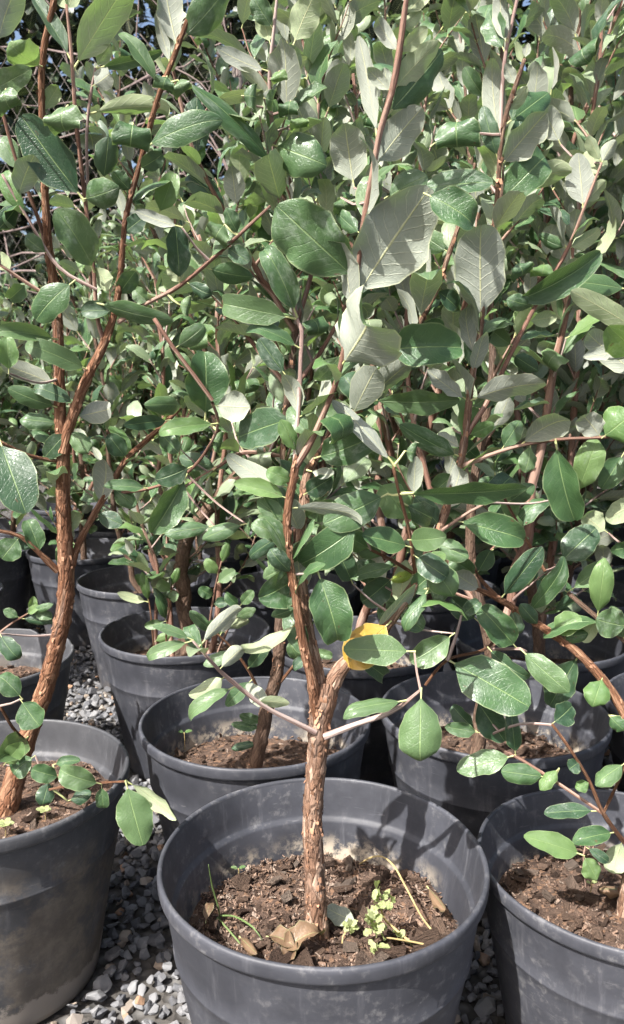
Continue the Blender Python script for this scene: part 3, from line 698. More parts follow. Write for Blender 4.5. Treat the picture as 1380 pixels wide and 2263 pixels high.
A.leaves('''
778 612 612 455 150 T b0.5 f0.05 y.758 d-.15 r-12
797 655 950 415 185 U b0.3 f0.12 y.757 d-.1 r14
938 428 1046 498 92 T b0.9 f0.1 y.74 r-20 n1
832 300 793 80 54 U r-18 b0.3
833 378 934 238 96 U r10
868 195 970 92 62 V r15 b0.5
866 262 978 112 104 T y.75 r12
783 415 762 272 98 U y.80
848 440 945 388 74 T y.78
905 425 1090 402 70 T y.80 r-35 b0.4
R 760 452 52 20 y.78
R 1012 296 100 5 y.84
1103 312 1090 128 56 U
1112 372 1208 248 92 U
1098 358 1068 235 46 D
1130 285 1212 205 76 T y.90
1112 458 1204 348 86 T y.89
1108 474 1264 378 86 V r40 y.9
1058 716 1064 497 132 U b0.2 f0.1 r8 w.05
1115 105 1110 -35 44 U
1112 110 1082 28 62 T y.90
1292 458 1278 338 72 U
1335 398 1308 328 72 V y.93
1075 218 1028 148 42 T y.92
1240 320 1200 245 60 U y.97
756 806 803 716 205 U d-1.2 f0.25 b0.3 y.765
838 775 1019 768 108 T y.84 f0.3
1034 892 1207 848 78 U r35 b0.7 y.86
828 888 1016 884 64 T y.88 r25
1002 1006 884 938 56 T
872 1022 734 884 52 U r40 b-0.4
R 908 998 46 80 y.79
902 1082 1164 1078 66 T r42 b0.2
1222 976 1270 1150 92 T
1277 1092 1322 972 72 B y.87
1336 972 1400 915 120 B y.83 c0.8
1334 976 1288 918 66 U
1028 892 944 818 52 U r35
1126 762 1074 718 50 T y.89
690 1012 840 958 84 T y.82
1042 972 1092 936 38 B
1022 990 968 958 34 U r30
856 1092 716 1158 98 T y.81
800 1158 666 1246 92 T y.80 b0.8
642 1128 800 1160 40 U r38 y.775 b0.6
906 1152 846 1072 86 B y.85
902 1214 801 1182 66 T y.80
886 1202 987 1186 60 T y.79
998 1148 1158 1194 82 T y.86
932 1232 1002 1318 84 T y.83
928 1228 988 1276 66 D y.82
888 1246 772 1278 40 T r25
914 1268 866 1282 36 S y.82
702 1262 746 1415 104 T y.775 d-.05 f0.14 r-8
669 1276 572 1322 98 T y.77 f0.1
658 1370 533 1428 40 V r35 y.78
870 1382 766 1470 98 Y y.803 b0.3 f0.1 d.0 r0 c0
916 1440 760 1434 76 T y.79 f0.12 r10
1004 1400 908 1462 68 T y.82
938 1516 930 1682 122 T y.755 b0.3 f0.08 d-.1 r5
886 1545 759 1588 54 T r35 y.76
425 1424 327 1455 34 T r15
430 1412 338 1384 28 T r25
498 1490 418 1536 48 V r20
526 1520 422 1592 42 T r30 b0.9
452 1432 534 1344 36 U r25
490 1486 537 1434 40 U r15
600 1570 545 1512 40 U y.80
560 1548 640 1555 30 V y.80 r20
662 695 583 553 68 T y.785 d-.1
642 722 494 672 68 T y.785
668 772 544 734 46 T r40 y.79
634 832 573 748 54 D y.83
660 1002 620 928 48 B y.785
648 1075 503 1004 54 U r30 b0.5
642 1112 518 1068 46 B r25
640 920 528 966 96 D y.90
672 1035 738 1048 36 U y.775
672 1230 595 1250 36 T y.80 r30
640 1170 560 1230 44 D y.82
1000 945 1060 1010 40 T y.90
880 1115 960 1150 60 D y.88
780 1290 745 1215 60 D y.84
870 1275 800 1330 70 D y.87
840 1290 790 1240 60 T y.87
950 1300 895 1395 46 T y.83 r25
640 1200 556 1158 54 T
655 1262 598 1212 54 D
668 1150 742 1108 60 T y.80
672 1100 734 1056 54 D y.80
668 1212 738 1192 54 B y.79
642 1240 583 1278 48 T
658 1335 600 1362 38 T
700 1185 785 1122 64 B y.81
880 1342 935 1392 52 T
902 1312 964 1262 58 T
962 1202 1036 1232 62 T y.83
976 1162 918 1098 60 D
850 1242 788 1198 60 T
822 1216 757 1178 62 B
636 1150 570 1105 50 T
652 1060 590 1040 44 B
930 1270 985 1225 50 B y.82
790 1445 840 1490 44 D y.85
893 45 960 -40 46 V y.73
884 130 945 60 40 V y.735
880 110 835 40 38 U y.735
868 200 812 150 40 U y.74
800 520 745 470 48 T y.78
905 20 880 -50 30 U y.73
1120 250 1165 190 36 V
1142 190 1118 140 30 U
1150 -10 1185 -50 30 V
1295 450 1340 400 40 V
1330 362 1362 310 36 U
1330 360 1300 300 32 V
760 780 700 840 46 T y.79
690 970 640 900 44 T y.80
888 60 930 20 36 V y.73
870 230 850 150 40 U y.75
1160 130 1168 95 24 U
1155 140 1140 92 20 V
1060 1120 1130 1060 60 D y.92
1100 985 1150 930 46 T
1180 985 1160 1045 50 T
1020 1040 970 1085 50 T y.89
1045 900 1105 860 46 T y.90
1185 672 1120 660 44 T y.9
1130 785 1190 820 48 D y.92
1160 715 1230 700 44 V y.92
1262 548 1325 505 40 V
1255 550 1190 520 40 T y.93
985 560 930 515 56 T y.92
960 640 1010 680 50 D y.92
925 715 980 735 50 T y.92
862 835 900 770 56 D y.91
805 890 760 830 60 D y.91
760 945 700 900 60 T y.9
''')

# the tree in the muddy pot
E = Plant('red-barked tree with a bare leaning trunk standing in the mud-stained pot', SOILB('E'))
E.branch('10,1815,1.0,62 28,1740,1.0,54 52,1660,1.0,48 75,1590,1.0,45 103,1515,1.0,44 125,1430,.995,42 143,1345,.99,42 147,1265,.985,42 143,1175,.98,38 140,1100,.975,36 140,1010,.97,35 133,900,.965,30 128,720,.96,27 118,620,.955,25 108,550,.95,22 100,425,.94,19 93,250,.93,17 95,125,.92,17 120,0,.91,15 130,-50,.91,12', 'r', 'trunk', 22, 0.08, 0.0045, 200, 120)
E.branch('142,1000,.965,34 152,950,.962,28 175,880,.955,26 200,820,.95,25 228,765,.945,23 255,685,.94,18 267,600,.93,15 280,475,.92,14 320,325,.91,14 350,215,.9,14 385,125,.895,13 425,15,.89,11 440,-40,.89,9', 'r', 'branch', 14, 0.13, 0.006, 90, 110)
E.branch('232,760,.945,14 215,700,.94,11 208,600,.935,10 195,495,.93,11 175,325,.92,11 167,250,.915,11 157,100,.91,10 147,10,.905,7', 'b')
E.branch('195,420,.93,8 192,300,.925,8 200,215,.92,8 212,150,.92,6', 'g')
E.branch('160,1250,.985,18 175,1200,.99,18 210,1135,1.0,17 245,1075,1.01,16 280,1015,1.02,15 350,950,1.03,13 400,900,1.04,9', 'r', 'branch', 10, 0.12, 0.008, 30)
E.branch('128,1262,.98,18 90,1225,.97,15 45,1185,.96,12 -20,1170,.95,8', 'r')
E.branch('262,712,.94,12 330,668,.93,11 400,630,.92,11 500,545,.91,10 560,490,.9,9 598,455,.9,6', 'b')
E.branch('120,640,.955,10 90,500,.95,10 35,350,.93,9 5,245,.92,9 -20,180,.92,7', 'b')
E.branch('125,665,.955,10 60,625,.95,9 0,585,.94,8', 'b')
E.branch('215,640,.935,8 130,590,.93,9 60,480,.92,8 5,385,.91,7', 'g')
E.branch('470,885,.86,10 430,830,.855,11 385,770,.85,11 355,725,.85,11 341,704,.85,11', 'b')
E.branch('130,1020,.97,10 60,1005,.95,9 0,975,.93,8', 'r')
E.branch('110,1745,.90,7 180,1733,.88,7 278,1727,.86,6', 'r')
E.branch('40,1720,.985,9 75,1705,.95,8 110,1720,.92,7 170,1712,.9,6', 'r')
E.branch('60,1640,.99,9 30,1610,.95,8 0,1560,.93,7', 'r')
E.branch('470,890,.862,8 480,950,.9,8 420,1040,.95,8 330,1080,.99,8 250,1090,1.01,8', 'b')
E.leaves('''
-5 100 52 -45 88 U y.87
90 152 22 92 92 B y.88 c0.9 p1.5
-18 205 70 152 58 T y.87
R 15 215 62 10 y.86
152 128 72 -8 46 D r30
170 148 292 -32 96 V r15 d-.3
R 145 260 88 -5 y.88
190 244 373 260 52 V r30 d-.2
173 447 48 256 114 D f0.1 b0.3 y.90
R 292 298 84 -8 y.88
330 332 492 266 74 T y.9
228 402 240 303 70 D y.92
170 440 264 414 82 T c0.7 y.9
208 598 124 463 94 T f0.15 y.91
386 612 388 498 62 D y.92
40 442 76 343 68 U y.91
345 192 264 74 42 T r30
232 152 360 111 34 T
395 98 363 -35 86 U
412 88 508 -32 84 T y.9
R 365 182 46 -20 y.88
R 400 190 46 25 y.89
375 152 344 30 32 U
372 120 362 58 24 U
204 196 242 160 54 U y.91
-10 512 36 458 58 D
350 478 386 383 58 B y.95
402 502 298 466 40 U r25
R 486 512 60 -35 y.90
168 632 80 708 80 T b1.2 y.93
215 665 382 710 58 T r35 y.92
184 813 56 764 54 T r15 y.94
122 852 2 804 50 U
120 906 18 858 52 T y.94
172 897 74 862 42 D r30
136 936 44 928 52 T
176 921 244 902 56 U
165 948 196 1000 54 T
-2 966 58 1134 112 D f0.15 y.88
454 926 452 778 108 T f0.12 y.90 r8
398 896 320 896 56 T y.93
466 896 553 900 86 U y.86
478 932 352 960 44 B r20 y.87
382 940 274 940 36 D y.97
110 756 -20 734 44 T y.90
20 825 15 745 50 B y.86
470 600 558 612 56 T y.93
388 772 449 717 50 T y.86
R 410 675 44 80 y.92
R 480 975 48 75 y.92
422 1060 337 1178 74 T y.94
334 1080 230 1074 36 T r25
415 1020 345 1060 56 D
545 1158 448 1192 46 T y.93 r20
476 1163 364 1180 48 T y.95 r15
45 1190 5 1235 60 T
80 1215 35 1180 44 D
90 1225 60 1150 50 T
280 1728 316 1868 90 T y.855 f0.12 b0.3 d-.1
282 1724 390 1812 44 V r30 b0.8 y.86
225 1742 133 1700 58 T y.87
132 1718 70 1700 46 T
78 1670 30 1710 56 T y.93
112 1728 95 1780 44 D y.91
150 1770 202 1752 40 D y.90
118 1690 178 1680 28 T y.92
225 1750 230 1786 34 T y.88
50 1545 -5 1495 60 T y.93
45 1545 88 1605 74 T y.91 f0.08
60 1625 -5 1680 66 T y.90
0 1400 45 1455 50 D y.95
10 1690 50 1640 46 B y.92
142 20 175 -40 40 V
150 25 120 -45 34 V
212 152 245 100 34 V
110 560 60 520 46 T
95 250 130 190 44 V
100 330 60 290 46 D
310 370 360 340 46 D
300 420 250 380 50 T
275 520 320 480 46 D
258 660 300 600 50 T
205 590 240 640 44 V
250 690 180 690 46 D
150 960 100 1010 50 D
60 1000 20 1050 50 T
215 1130 270 1160 44 D y1.0
250 1070 300 1120 50 T y1.0
285 1012 240 960 50 D y1.01
345 955 395 1000 46 T y1.02
500 548 550 580 46 D
530 518 500 460 46 T
400 632 380 580 40 V
410 625 470 650 40 D
335 668 300 640 40 T
60 625 20 660 46 T
30 600 -10 560 46 V
''')

# the tree in the right-hand pot: long low branches reaching across
Fp = Plant('tree reaching long low leafy branches out over the neighbouring pots', SOILB('F'))
Fp.branch('1375,2100,.845,46 1385,2000,.845,44 1405,1850,.845,40 1430,1650,.85,36 1440,1400,.86,32 1430,1200,.87,26 1420,1000,.88,22 1425,700,.88,18', 'a', 'trunk', 18, 0.13, 0.005, 120, 150)
Fp.branch('1432,1660,.85,30 1385,1585,.86,26 1350,1525,.87,24 1280,1445,.885,22 1205,1390,.9,20 1105,1325,.92,16 1050,1300,.93,11 995,1280,.94,8', 'r', 'branch', 12, 0.12, 0.007, 60)
Fp.branch('1105,1325,.92,12 1080,1300,.93,11 1055,1270,.94,9 1040,1240,.94,7', 'r')
Fp.branch('1438,1470,.855,18 1380,1415,.87,16 1320,1365,.88,14 1255,1310,.9,11', 'd')
Fp.branch('1205,1262,.93,8 1160,1185,.94,8 1115,1100,.95,8 1095,1050,.95,6', 'r')
Fp.branch('1400,1880,.845,14 1375,1855,.84,12 1332,1795,.83,11 1305,1730,.83,9 1260,1655,.83,8 1220,1600,.84,7', 'r')
Fp.branch('1332,1797,.83,9 1240,1735,.85,8 1155,1680,.87,8 1100,1650,.89,7 1060,1620,.9,5', 'b')
Fp.branch('1335,1795,.83,8 1370,1720,.82,7 1395,1660,.82,6', 'r')
Fp.branch('1295,1960,.82,5 1290,1890,.815,5 1294,1870,.815,4', 'b')
Fp.branch('1220,1602,.84,7 1150,1600,.86,7 1080,1625,.88,6', 'g')
Fp.branch('1085,1435,.95,8 1150,1434,.9,8 1165,1440,.9,6', 'g')
Fp.branch('990,1460,.86,9 1010,1400,.86,8 1020,1360,.86,6', 'g')
Fp.branch('1140,1345,.91,8 1080,1430,.92,8 990,1458,.88,8 940,1515,.86,7', 'r')
Fp.leaves('''
1116 1316 1199 1210 62 D
1168 1346 1246 1230 54 T r25
1235 1248 1318 1168 80 D y.95
1260 1312 1208 1272 58 U
1326 1350 1337 1233 64 B
1345 1178 1293 1138 62 V y.95
1262 1300 1330 1255 50 T y.93
1142 1427 1062 1344 74 T f0.1 y.91
1056 1372 998 1322 60 D y.93
986 1456 1170 1562 118 T y.85 f0.1 b0.35 d-.1 r-6
1156 1436 1258 1530 66 T y.875 f0.15 b0.6
1078 1434 1172 1496 46 D y.87 r25
1210 1408 1284 1364 58 B b0.9 y.89
1347 1480 1310 1562 70 B y.86
1388 1385 1318 1368 78 T y.86
1050 1542 1116 1638 70 D y.88
1146 1668 1130 1568 38 D
1062 1616 984 1606 36 T
1040 1612 1000 1560 44 D y.93
1136 1664 1010 1702 62 T
1212 1726 1108 1704 60 T
1236 1698 1194 1746 40 B
1290 1680 1258 1700 38 D
1306 1722 1272 1742 36 B
1378 1688 1316 1736 56 T
1322 1800 1203 1798 42 D r30
1352 1846 1266 1862 48 T
1288 1892 1158 1848 58 B b0.5
1290 1890 1320 1944 56 B
1386 1858 1356 1930 66 V
1300 1880 1345 1905 26 D
1220 1600 1265 1560 60 D y.86
1285 1448 1215 1560 76 D y.93
1345 1580 1382 1615 44 T
1240 1420 1300 1400 40 T
1190 1385 1150 1335 44 D
1130 1340 1150 1400 44 D
1320 1368 1290 1420 40 V
1380 1418 1350 1340 46 T
1110 1100 1060 1060 46 T
1160 1185 1100 1180 44 D
1120 1110 1180 1070 46 T
1055 1272 1000 1230 50 T
1050 1265 1085 1215 46 D
1000 1280 960 1330 46 T
1425 760 1290 790 50 U y.85
1420 830 1300 735 66 U y.86
1400 740 1262 643 58 V y.85
1420 790 1345 720 90 B y.84
1390 640 1244 620 58 T y.93 r25
1120 672 1328 558 74 T y.90 r30
R 1150 595 54 30 y.90
R 1200 597 48 -10 y.90
1380 1000 1330 1080 60 T
1400 1100 1340 1150 60 V
1020 1365 1060 1330 36 D
1420 1200 1350 1215 50 T
''')

# the tree behind, its bare lower trunk in the second pot
B = Plant('tree with a dull grey-brown bare trunk in the lime-crusted wide pot', SOILB('B'))
B.branch('548,1735,1.165,46 562,1700,1.165,38 578,1630,1.165,36 592,1560,1.165,35 612,1490,1.165,32 620,1390,1.165,30 625,1280,1.16,27 632,1150,1.16,25 628,1000,1.15,22 640,850,1.14,20 655,715,1.13,17', 'd', 'trunk', 16, 0.13, 0.006, 120)
B.branch('650,730,1.13,15 600,645,1.11,14 570,600,1.1,14 525,515,1.08,12 475,430,1.06,11 425,325,1.04,11 395,205,1.03,9 375,120,1.02,7', 'b', 'branch', 10)
B.branch('655,720,1.13,14 640,560,1.1,12 618,440,1.08,11 603,290,1.06,11 596,175,1.05,10 606,65,1.04,9 615,-30,1.04,7', 'g')
B.branch('655,720,1.14,13 690,600,1.15,12 720,450,1.16,11 700,300,1.16,9 720,150,1.17,8 770,20,1.18,6', 'b')
B.branch('640,860,1.14,14 560,760,1.16,12 480,640,1.18,10 440,520,1.2,8', 'b')
B.branch('628,1010,1.15,12 540,1000,1.14,10 470,1040,1.13,9 400,1080,1.12,7', 'b')
B.branch('590,1575,1.163,9 560,1500,1.13,8 520,1440,1.12,7 480,1400,1.11,5', 'r')
B.branch('618,1510,1.163,9 660,1460,1.15,7 690,1440,1.14,5', 'r')
B.branch('640,870,1.14,13 720,760,1.16,11 790,620,1.18,9 840,480,1.2,7', 'b')
B.leaves('''
600 372 424 188 72 T r40 y1.03
583 164 478 105 46 U r20
586 98 574 22 52 V
610 192 656 104 84 U
R 552 215 54 85 y1.02
R 595 220 44 80 y1.01
R 640 236 46 -10 y1.02
R 662 270 42 5 y1.02
R 618 168 38 5 y1.02
600 316 722 366 118 T c0.9 y1.03 b0.8
648 100 700 -20 70 V y1.05
600 70 560 -10 50 T
560 1500 500 1560 36 T
520 1440 450 1470 36 T r20
480 1402 420 1350 30 T
490 1405 520 1340 30 U
545 1480 590 1420 36 D
660 1460 640 1420 30 T
690 1440 735 1450 26 T
690 1445 650 1480 30 D
580 1600 530 1580 28 T
575 1610 512 1600 24 T
570 1640 512 1655 24 D
''')


# ------------------------------------------------------------------ plants: grown
def in_frame(p, m=60):
    x, y, ax = proj(p); return ax > 0 and -m < x < CW + m and -m < y < CH + m
def grow_stem(base, height, lean, r0, rr, wob=0.02, z0=None):
    pts = [Vector(base)]; rad = [r0]; n = max(4, int(height / 0.11)); d = Vector((lean[0], lean[1], 1)).normalized()
    for i in range(n):
        d = (d + Vector((rr.gauss(0, 0.10), rr.gauss(0, 0.10), 0.06))).normalized()
        pts.append(pts[-1] + d * height / n); rad.append(r0 * (1 - 0.78 * (i + 1) / n))
    return pts, rad
def leaves_on(a, start, rr, out, lscale, ymin, zmin, sp=0.034, tipped=True):
    n = len(a); acc = 0.0; ph = rr.uniform(0, 3.14); j = 0
    for i in range(1, n):
        acc += (a[i] - a[i - 1]).length
        if acc < sp or i < start: continue
        acc = 0; d = (a[i] - a[i - 1]).normalized(); o = d.orthogonal().normalized(); t = i / n; j += 1
        for s_ in (0, math.pi):
            if rr.random() < 0.10: continue
            side = Matrix.Rotation(ph + j * math.pi / 2 + s_ + rr.gauss(0, 0.25), 3, d) @ o
            y = (side * rr.uniform(0.5, 1.0) + d * rr.uniform(0.5, 1.35) + Vector((rr.gauss(0, .15), rr.gauss(0, .15), rr.gauss(-0.05, .2)))).normalized()
            p = a[i]
            if p.y < ymin or p.z < zmin or (p + y * 0.05).y < ymin: continue
            nrm = d * 0.8 + Vector((0, 0, 0.6)) + Vector((rr.gauss(0, .35), rr.gauss(0, .35), rr.gauss(0, .2)))
            L = lscale * rr.uniform(0.042, 0.074) * (1.0 - 0.35 * max(0, t - 0.7) / 0.3)
            vi = rr.randrange(22) if rr.random() < 0.35 else rr.randrange(20)
            out.append((frame(p, y, nrm, L), vi, t))
def grown(key, label, group, base, stems, seed, ymin=0.98, zmin=0.5, detail=True, lscale=1.18, cap=300, plant=None, tw=(0.09, 0.22), gap=0.055, barkm='d', lim=None):
    """stems: polylines (points, radii) of this plant; grows side shoots and opposite leaves on them"""
    rr = random.Random(seed)
    root = plant.root if plant else thing('feijoa_tree', label, 'tree', base, group)
    leaves = []; twigs = []; ROOTS[key] = root
    for si, (pts, rad) in enumerate(stems):
        if not plant:
            tube('trunk' if si == 0 else 'branch', pts, rad, BM[barkm] if si == 0 else M_TWIG, root, 10 if detail else 6, 0.012 if detail else 0.03, 0.12 if detail else 0, seed + si)
        a, ra = spline(pts, rad, 0.012); acc = rr.uniform(0, gap); az = rr.uniform(0, 6)
        ztop = a[-1].z
        for i in range(1, len(a)):
            acc += (a[i] - a[i - 1]).length
            if acc < gap or a[i].z < zmin: continue
            acc = rr.uniform(-0.02, 0.015); az += 2.4 + rr.gauss(0, 0.4)
            d = (a[i] - a[i - 1]).normalized(); t = i / len(a)
            out_ = Vector((math.cos(az), math.sin(az), 0)); dd = (out_ + Vector((0, 0, rr.uniform(0.6, 1.9) if a[i].z > 0.6 else rr.uniform(0.0, 0.7))) + d * 0.3).normalized()
            ln = rr.uniform(*tw) * (1.15 - 0.55 * t); n = max(3, int(ln / 0.028)); q = [a[i].copy()]
            for k in range(n):
                dd = (dd + Vector((rr.gauss(0, .09), rr.gauss(0, .09), 0.05 + rr.gauss(0, .07)))).normalized(); q.append(q[-1] + dd * ln / n)
            if min(v.y for v in q) < ymin: continue
            if lim and not lim(q[-1]): continue
            r0 = min(ra[i] * 0.7, 0.0028); twigs.append((q, [r0 * (1 - 0.6 * k / n) for k in range(n + 1)]))
            sa, _ = spline(q, [0] * len(q), 0.010); leaves_on(sa, 2, rr, leaves, lscale, ymin, zmin)
        leaves_on(a, int(len(a) * 0.45), rr, leaves, lscale, ymin, zmin, 0.036)
    if lim: leaves = [l for l in leaves if lim(l[0].translation)]
    vis = []; hid = []
    for l in leaves: (vis if in_frame(l[0].translation, 30) else hid).append(l)
    vis.sort(key=lambda l: (l[0].translation - CAM).length)
    for M, vi, t in vis[:cap]:
        q = rr.random(); m = M_LEAF if q < 0.70 else (M_DARK if q < 0.84 else M_BRIGHT)
        if t > 0.72 and q < 0.75: m = M_YOUNG
        elif q > 0.93: m = M_YOUNG
        obj('leaf', vmesh(vi, m), root, M)
    leaf_stuff('foliage', [(M, vi) for M, vi, _ in vis[cap:] + hid], root)
    if detail:
        for q, r in twigs:
            if in_frame(q[0], 40) or in_frame(q[-1], 40):
                tube('twig', q, r, M_TWIG if rr.random() < 0.6 else M_TWIGG, root, 5, 0.03)
    else:
        Vs, Fs, Us = [], [], []; o = 0
        for q, r in twigs:
            V, F, U = tube_arrays(q, r, 4); Vs.append(V); Fs.append(F + o); Us.append(U); o += len(V)
        if Vs:
            Vc = np.concatenate(Vs); Fc = fix_quads(np.concatenate(Fs)); obj('twigs', mesh_from('twigs', Vc, Fc, [M_TWIG], np.concatenate(Us)), root, kind='stuff')
    return len(leaves)
def auto(key, n, height, spread, seed, zbase=SOIL_Z, r0=0.011):
    rr = random.Random(seed); x, y = POTS[key]; out = []
    main, mr = grow_stem((x + rr.uniform(-.02, .02), y + rr.uniform(-.02, .02), zbase - 0.02), height, (rr.gauss(0, .08), rr.gauss(0, .08)), r0, rr)
    out.append((main, mr))
    for i in range(n - 1):
        j = rr.randrange(1, max(2, len(main) // 3)); az = i * 6.28 / (n - 1) + rr.uniform(-.5, .5)
        h = (height - (main[j].z - zbase)) * rr.uniform(0.75, 1.0)
        out.append(grow_stem(main[j], h, (math.cos(az) * spread, math.sin(az) * spread), mr[j] * 0.75, rr))
    return out
def pl(data):
    d0 = parse_branch(data); d = []; rj = random.Random(len(data))
    for i, t in enumerate(d0):
        d.append(t)
        if i + 1 < len(d0): u = d0[i + 1]; d.append(tuple((t[k] + u[k]) / 2 + (rj.gauss(0, 5.5) if k == 0 else 0) for k in range(4)))
    pts = [P(a, b, c) for a, b, c, _ in d]; return pts, [q * 0.5 / FPX * axd(p) for p, (_, _, _, q) in zip(pts, d)]

cnt = {}; ROOTS = {}
def shoots(plant, idx, seed, n_max, start=0.3, sp=0.05, ls=0.95, near=0.055, zmax=9.0):
    rr = random.Random(seed); out = []
    for i in idx:
        a, r = plant.polys[i]; leaves_on(a, int(len(a) * start), rr, out, ls, 0.55, 0.5, sp)
    rr.shuffle(out)
    keep = []
    for l in out:
        c = l[0] @ Vector((0, 0.5, 0))
        if c.z < zmax and all((c - m).length > near for m, L in BIG): keep.append(l)
    for M, vi, t in keep[:n_max]:
        q = rr.random(); obj('leaf', vmesh(vi, M_YOUNG if t > 0.75 and q < 0.6 else (M_LEAF if q < 0.8 else M_BRIGHT)), plant.root, M)
shoots(A, (1, 3, 4, 5, 6, 7, 10), 77, 110, 0.35)
shoots(A, (2, 11, 12, 13, 8, 9), 81, 45, 0.25, 0.045, 0.9)
shoots(Fp, (1, 2, 3, 4), 83, 40, 0.25, 0.06, 0.95)
shoots(A, (1, 2), 85, 46, 0.12, 0.030, 1.0, 0.028, 0.90)
shoots(A, (5, 3), 86, 36, 0.12, 0.034, 1.0, 0.034, 1.0)
shoots(B, (0,), 87, 30, 0.45, 0.035, 1.0, 0.03, 0.9)
shoots(E, (0, 1, 2, 3, 4, 6, 7, 9), 78, 130, 0.35)
shoots(B, (1, 2, 3), 79, 60, 0.2)
# side growth of the second tree, behind the front leaves
cnt['B'] = grown('B', None, None, None, [(a[::6], r[::6]) for a, r in B.polys[:6] + B.polys[8:9]], 21, ymin=1.02, zmin=0.58, plant=B, cap=240, tw=(0.06, 0.15), gap=0.05)
cnt['G'] = grown('G', 'upright tree in the black bark-chip pot, hidden among drooping leafy branches', None, SOILB('G'),
    [pl('1058,1715,1.215,34 1060,1640,1.215,30 1064,1560,1.215,28 1082,1430,1.215,26 1055,1310,1.215,24 1040,1180,1.22,22 1060,1000,1.23,20 1090,800,1.24,17 1080,600,1.25,14 1110,400,1.26,11 1100,200,1.27,9 1110,0,1.28,7'),
     pl('1082,1430,1.215,22 1130,1330,1.23,22 1165,1200,1.25,23 1175,1080,1.27,21 1210,900,1.29,18 1250,700,1.3,14 1270,500,1.3,11 1310,250,1.3,9 1330,50,1.3,7'),
     pl('1060,1340,1.215,16 980,1200,1.24,14 930,1000,1.26,12 900,800,1.27,10 910,600,1.28,9 930,350,1.29,8 960,120,1.3,6')],
    31, ymin=1.05, zmin=0.46, tw=(0.07, 0.17), gap=0.055, barkm='d')
cnt['C'] = grown('C', 'multi-stemmed tree with one thick crooked brown stem in the thin-stem pot', None, SOILB('C'),
    [pl('415,1490,1.63,36 415,1400,1.63,34 405,1340,1.63,33 398,1270,1.63,32 405,1220,1.63,31 430,1165,1.63,30 470,1115,1.63,29 540,1040,1.62,27 590,995,1.6,24 640,900,1.58,20 660,750,1.57,16 650,500,1.56,12 640,300,1.56,9'),
     pl('385,1470,1.64,12 378,1380,1.66,11 370,1250,1.68,11 380,1100,1.7,10 360,900,1.7,9 350,700,1.7,8'),
     pl('440,1480,1.62,14 478,1380,1.62,13 485,1280,1.63,12 480,1150,1.65,11 500,950,1.66,10 480,700,1.66,9 500,450,1.66,7'),
     pl('350,1470,1.62,9 345,1400,1.6,9 350,1300,1.58,8 330,1200,1.57,7 300,1100,1.56,6')],
    41, ymin=1.3, zmin=0.36, tw=(0.08, 0.19), gap=0.055)
cnt['D'] = grown('D', 'thin twin-stemmed tree in the notched faded grey pot', None, SOILB('D'),
    [pl('325,1335,2.10,15 310,1305,2.1,14 290,1255,2.1,13 270,1205,2.1,12 255,1150,2.08,11 240,1000,2.06,10 220,800,2.05,9 200,600,2.05,8 190,450,2.05,6'),
     pl('345,1330,2.10,13 350,1270,2.1,12 340,1180,2.1,11 350,1050,2.1,10 370,850,2.1,9 380,650,2.1,8 390,450,2.1,6')],
    51, ymin=1.6, zmin=0.33, tw=(0.08, 0.2))
cnt['H'] = grown('H', 'leafy tree rising from the torn-rimmed black pot', None, SOILB('H'), auto('H', 4, 0.95, 0.28, 61), 61, ymin=1.15, zmin=0.56, cap=200)
cnt['K'] = grown('K', 'dense tree in the shaded pot behind the yellow leaf', None, SOILB('K'),
    auto('K', 3, 1.35, 0.22, 71, r0=0.013) + [pl('795,1420,1.56,20 805,1360,1.55,20 830,1300,1.54,19 850,1200,1.54,17 840,1000,1.55,14 820,700,1.56,12 800,400,1.57,9 780,150,1.58,7')], 71, ymin=1.25, zmin=0.34)
cnt['L'] = grown('L', 'dense tree in the shaded pot behind the drooping branches', None, SOILB('L'), auto('L', 5, 1.45, 0.25, 81, r0=0.013), 81, ymin=1.3, zmin=0.34)
cnt['M'] = grown('M', 'leafy tree in the end-of-row pot beyond the reddish chips', None, SOILB('M'), auto('M', 4, 1.3, 0.25, 91), 91, ymin=1.08, zmin=0.4, cap=220)
Cs = Plant(None, None, root=ROOTS['C'])
Cs.branch('345,1472,1.60,5 338,1400,1.58,5 330,1330,1.57,4 318,1290,1.56,3', 'r')
Cs.branch('372,1470,1.58,6 368,1400,1.56,5 376,1340,1.55,4 380,1290,1.55,3', 'r')
Cs.branch('450,1475,1.58,7 462,1390,1.56,6 474,1310,1.55,5 490,1240,1.55,4', 'b')
Cs.branch('470,1470,1.57,7 500,1400,1.52,6 530,1340,1.5,4', 'b')
Cs.leaves('''
322 1330 314 1264 24 B
326 1334 260 1310 24 V r20
388 1306 352 1282 32 B
366 1325 395 1312 28 T
356 1370 348 1312 28 T
356 1372 320 1384 24 T
346 1420 378 1402 26 B
372 1350 340 1300 26 D
378 1295 395 1255 24 B
330 1300 300 1270 26 T
488 1270 455 1235 30 B
492 1245 505 1200 28 B
480 1290 520 1260 30 T
470 1320 440 1300 30 T
470 1335 505 1330 28 D
500 1400 460 1375 28 T
505 1390 550 1370 28 V r20
530 1340 500 1310 28 T
532 1338 560 1305 28 T
520 1365 565 1345 28 T
465 1380 430 1360 26 T
''')
Hs = Plant(None, None, root=ROOTS['H'])
Hs.branch('-30,1425,1.38,6 10,1390,1.36,6 45,1366,1.35,5 70,1352,1.35,4', 'b')
Hs.leaves('''
45 1366 8 1348 24 T
48 1368 120 1375 28 D
70 1352 118 1335 22 T
72 1352 75 1318 22 B
78 1350 116 1362 26 T
60 1358 90 1340 20 B
''')
RG = 'trees in the crowded back rows'; RL = 'dense young tree among the crowded pots of the back rows'
i = 0
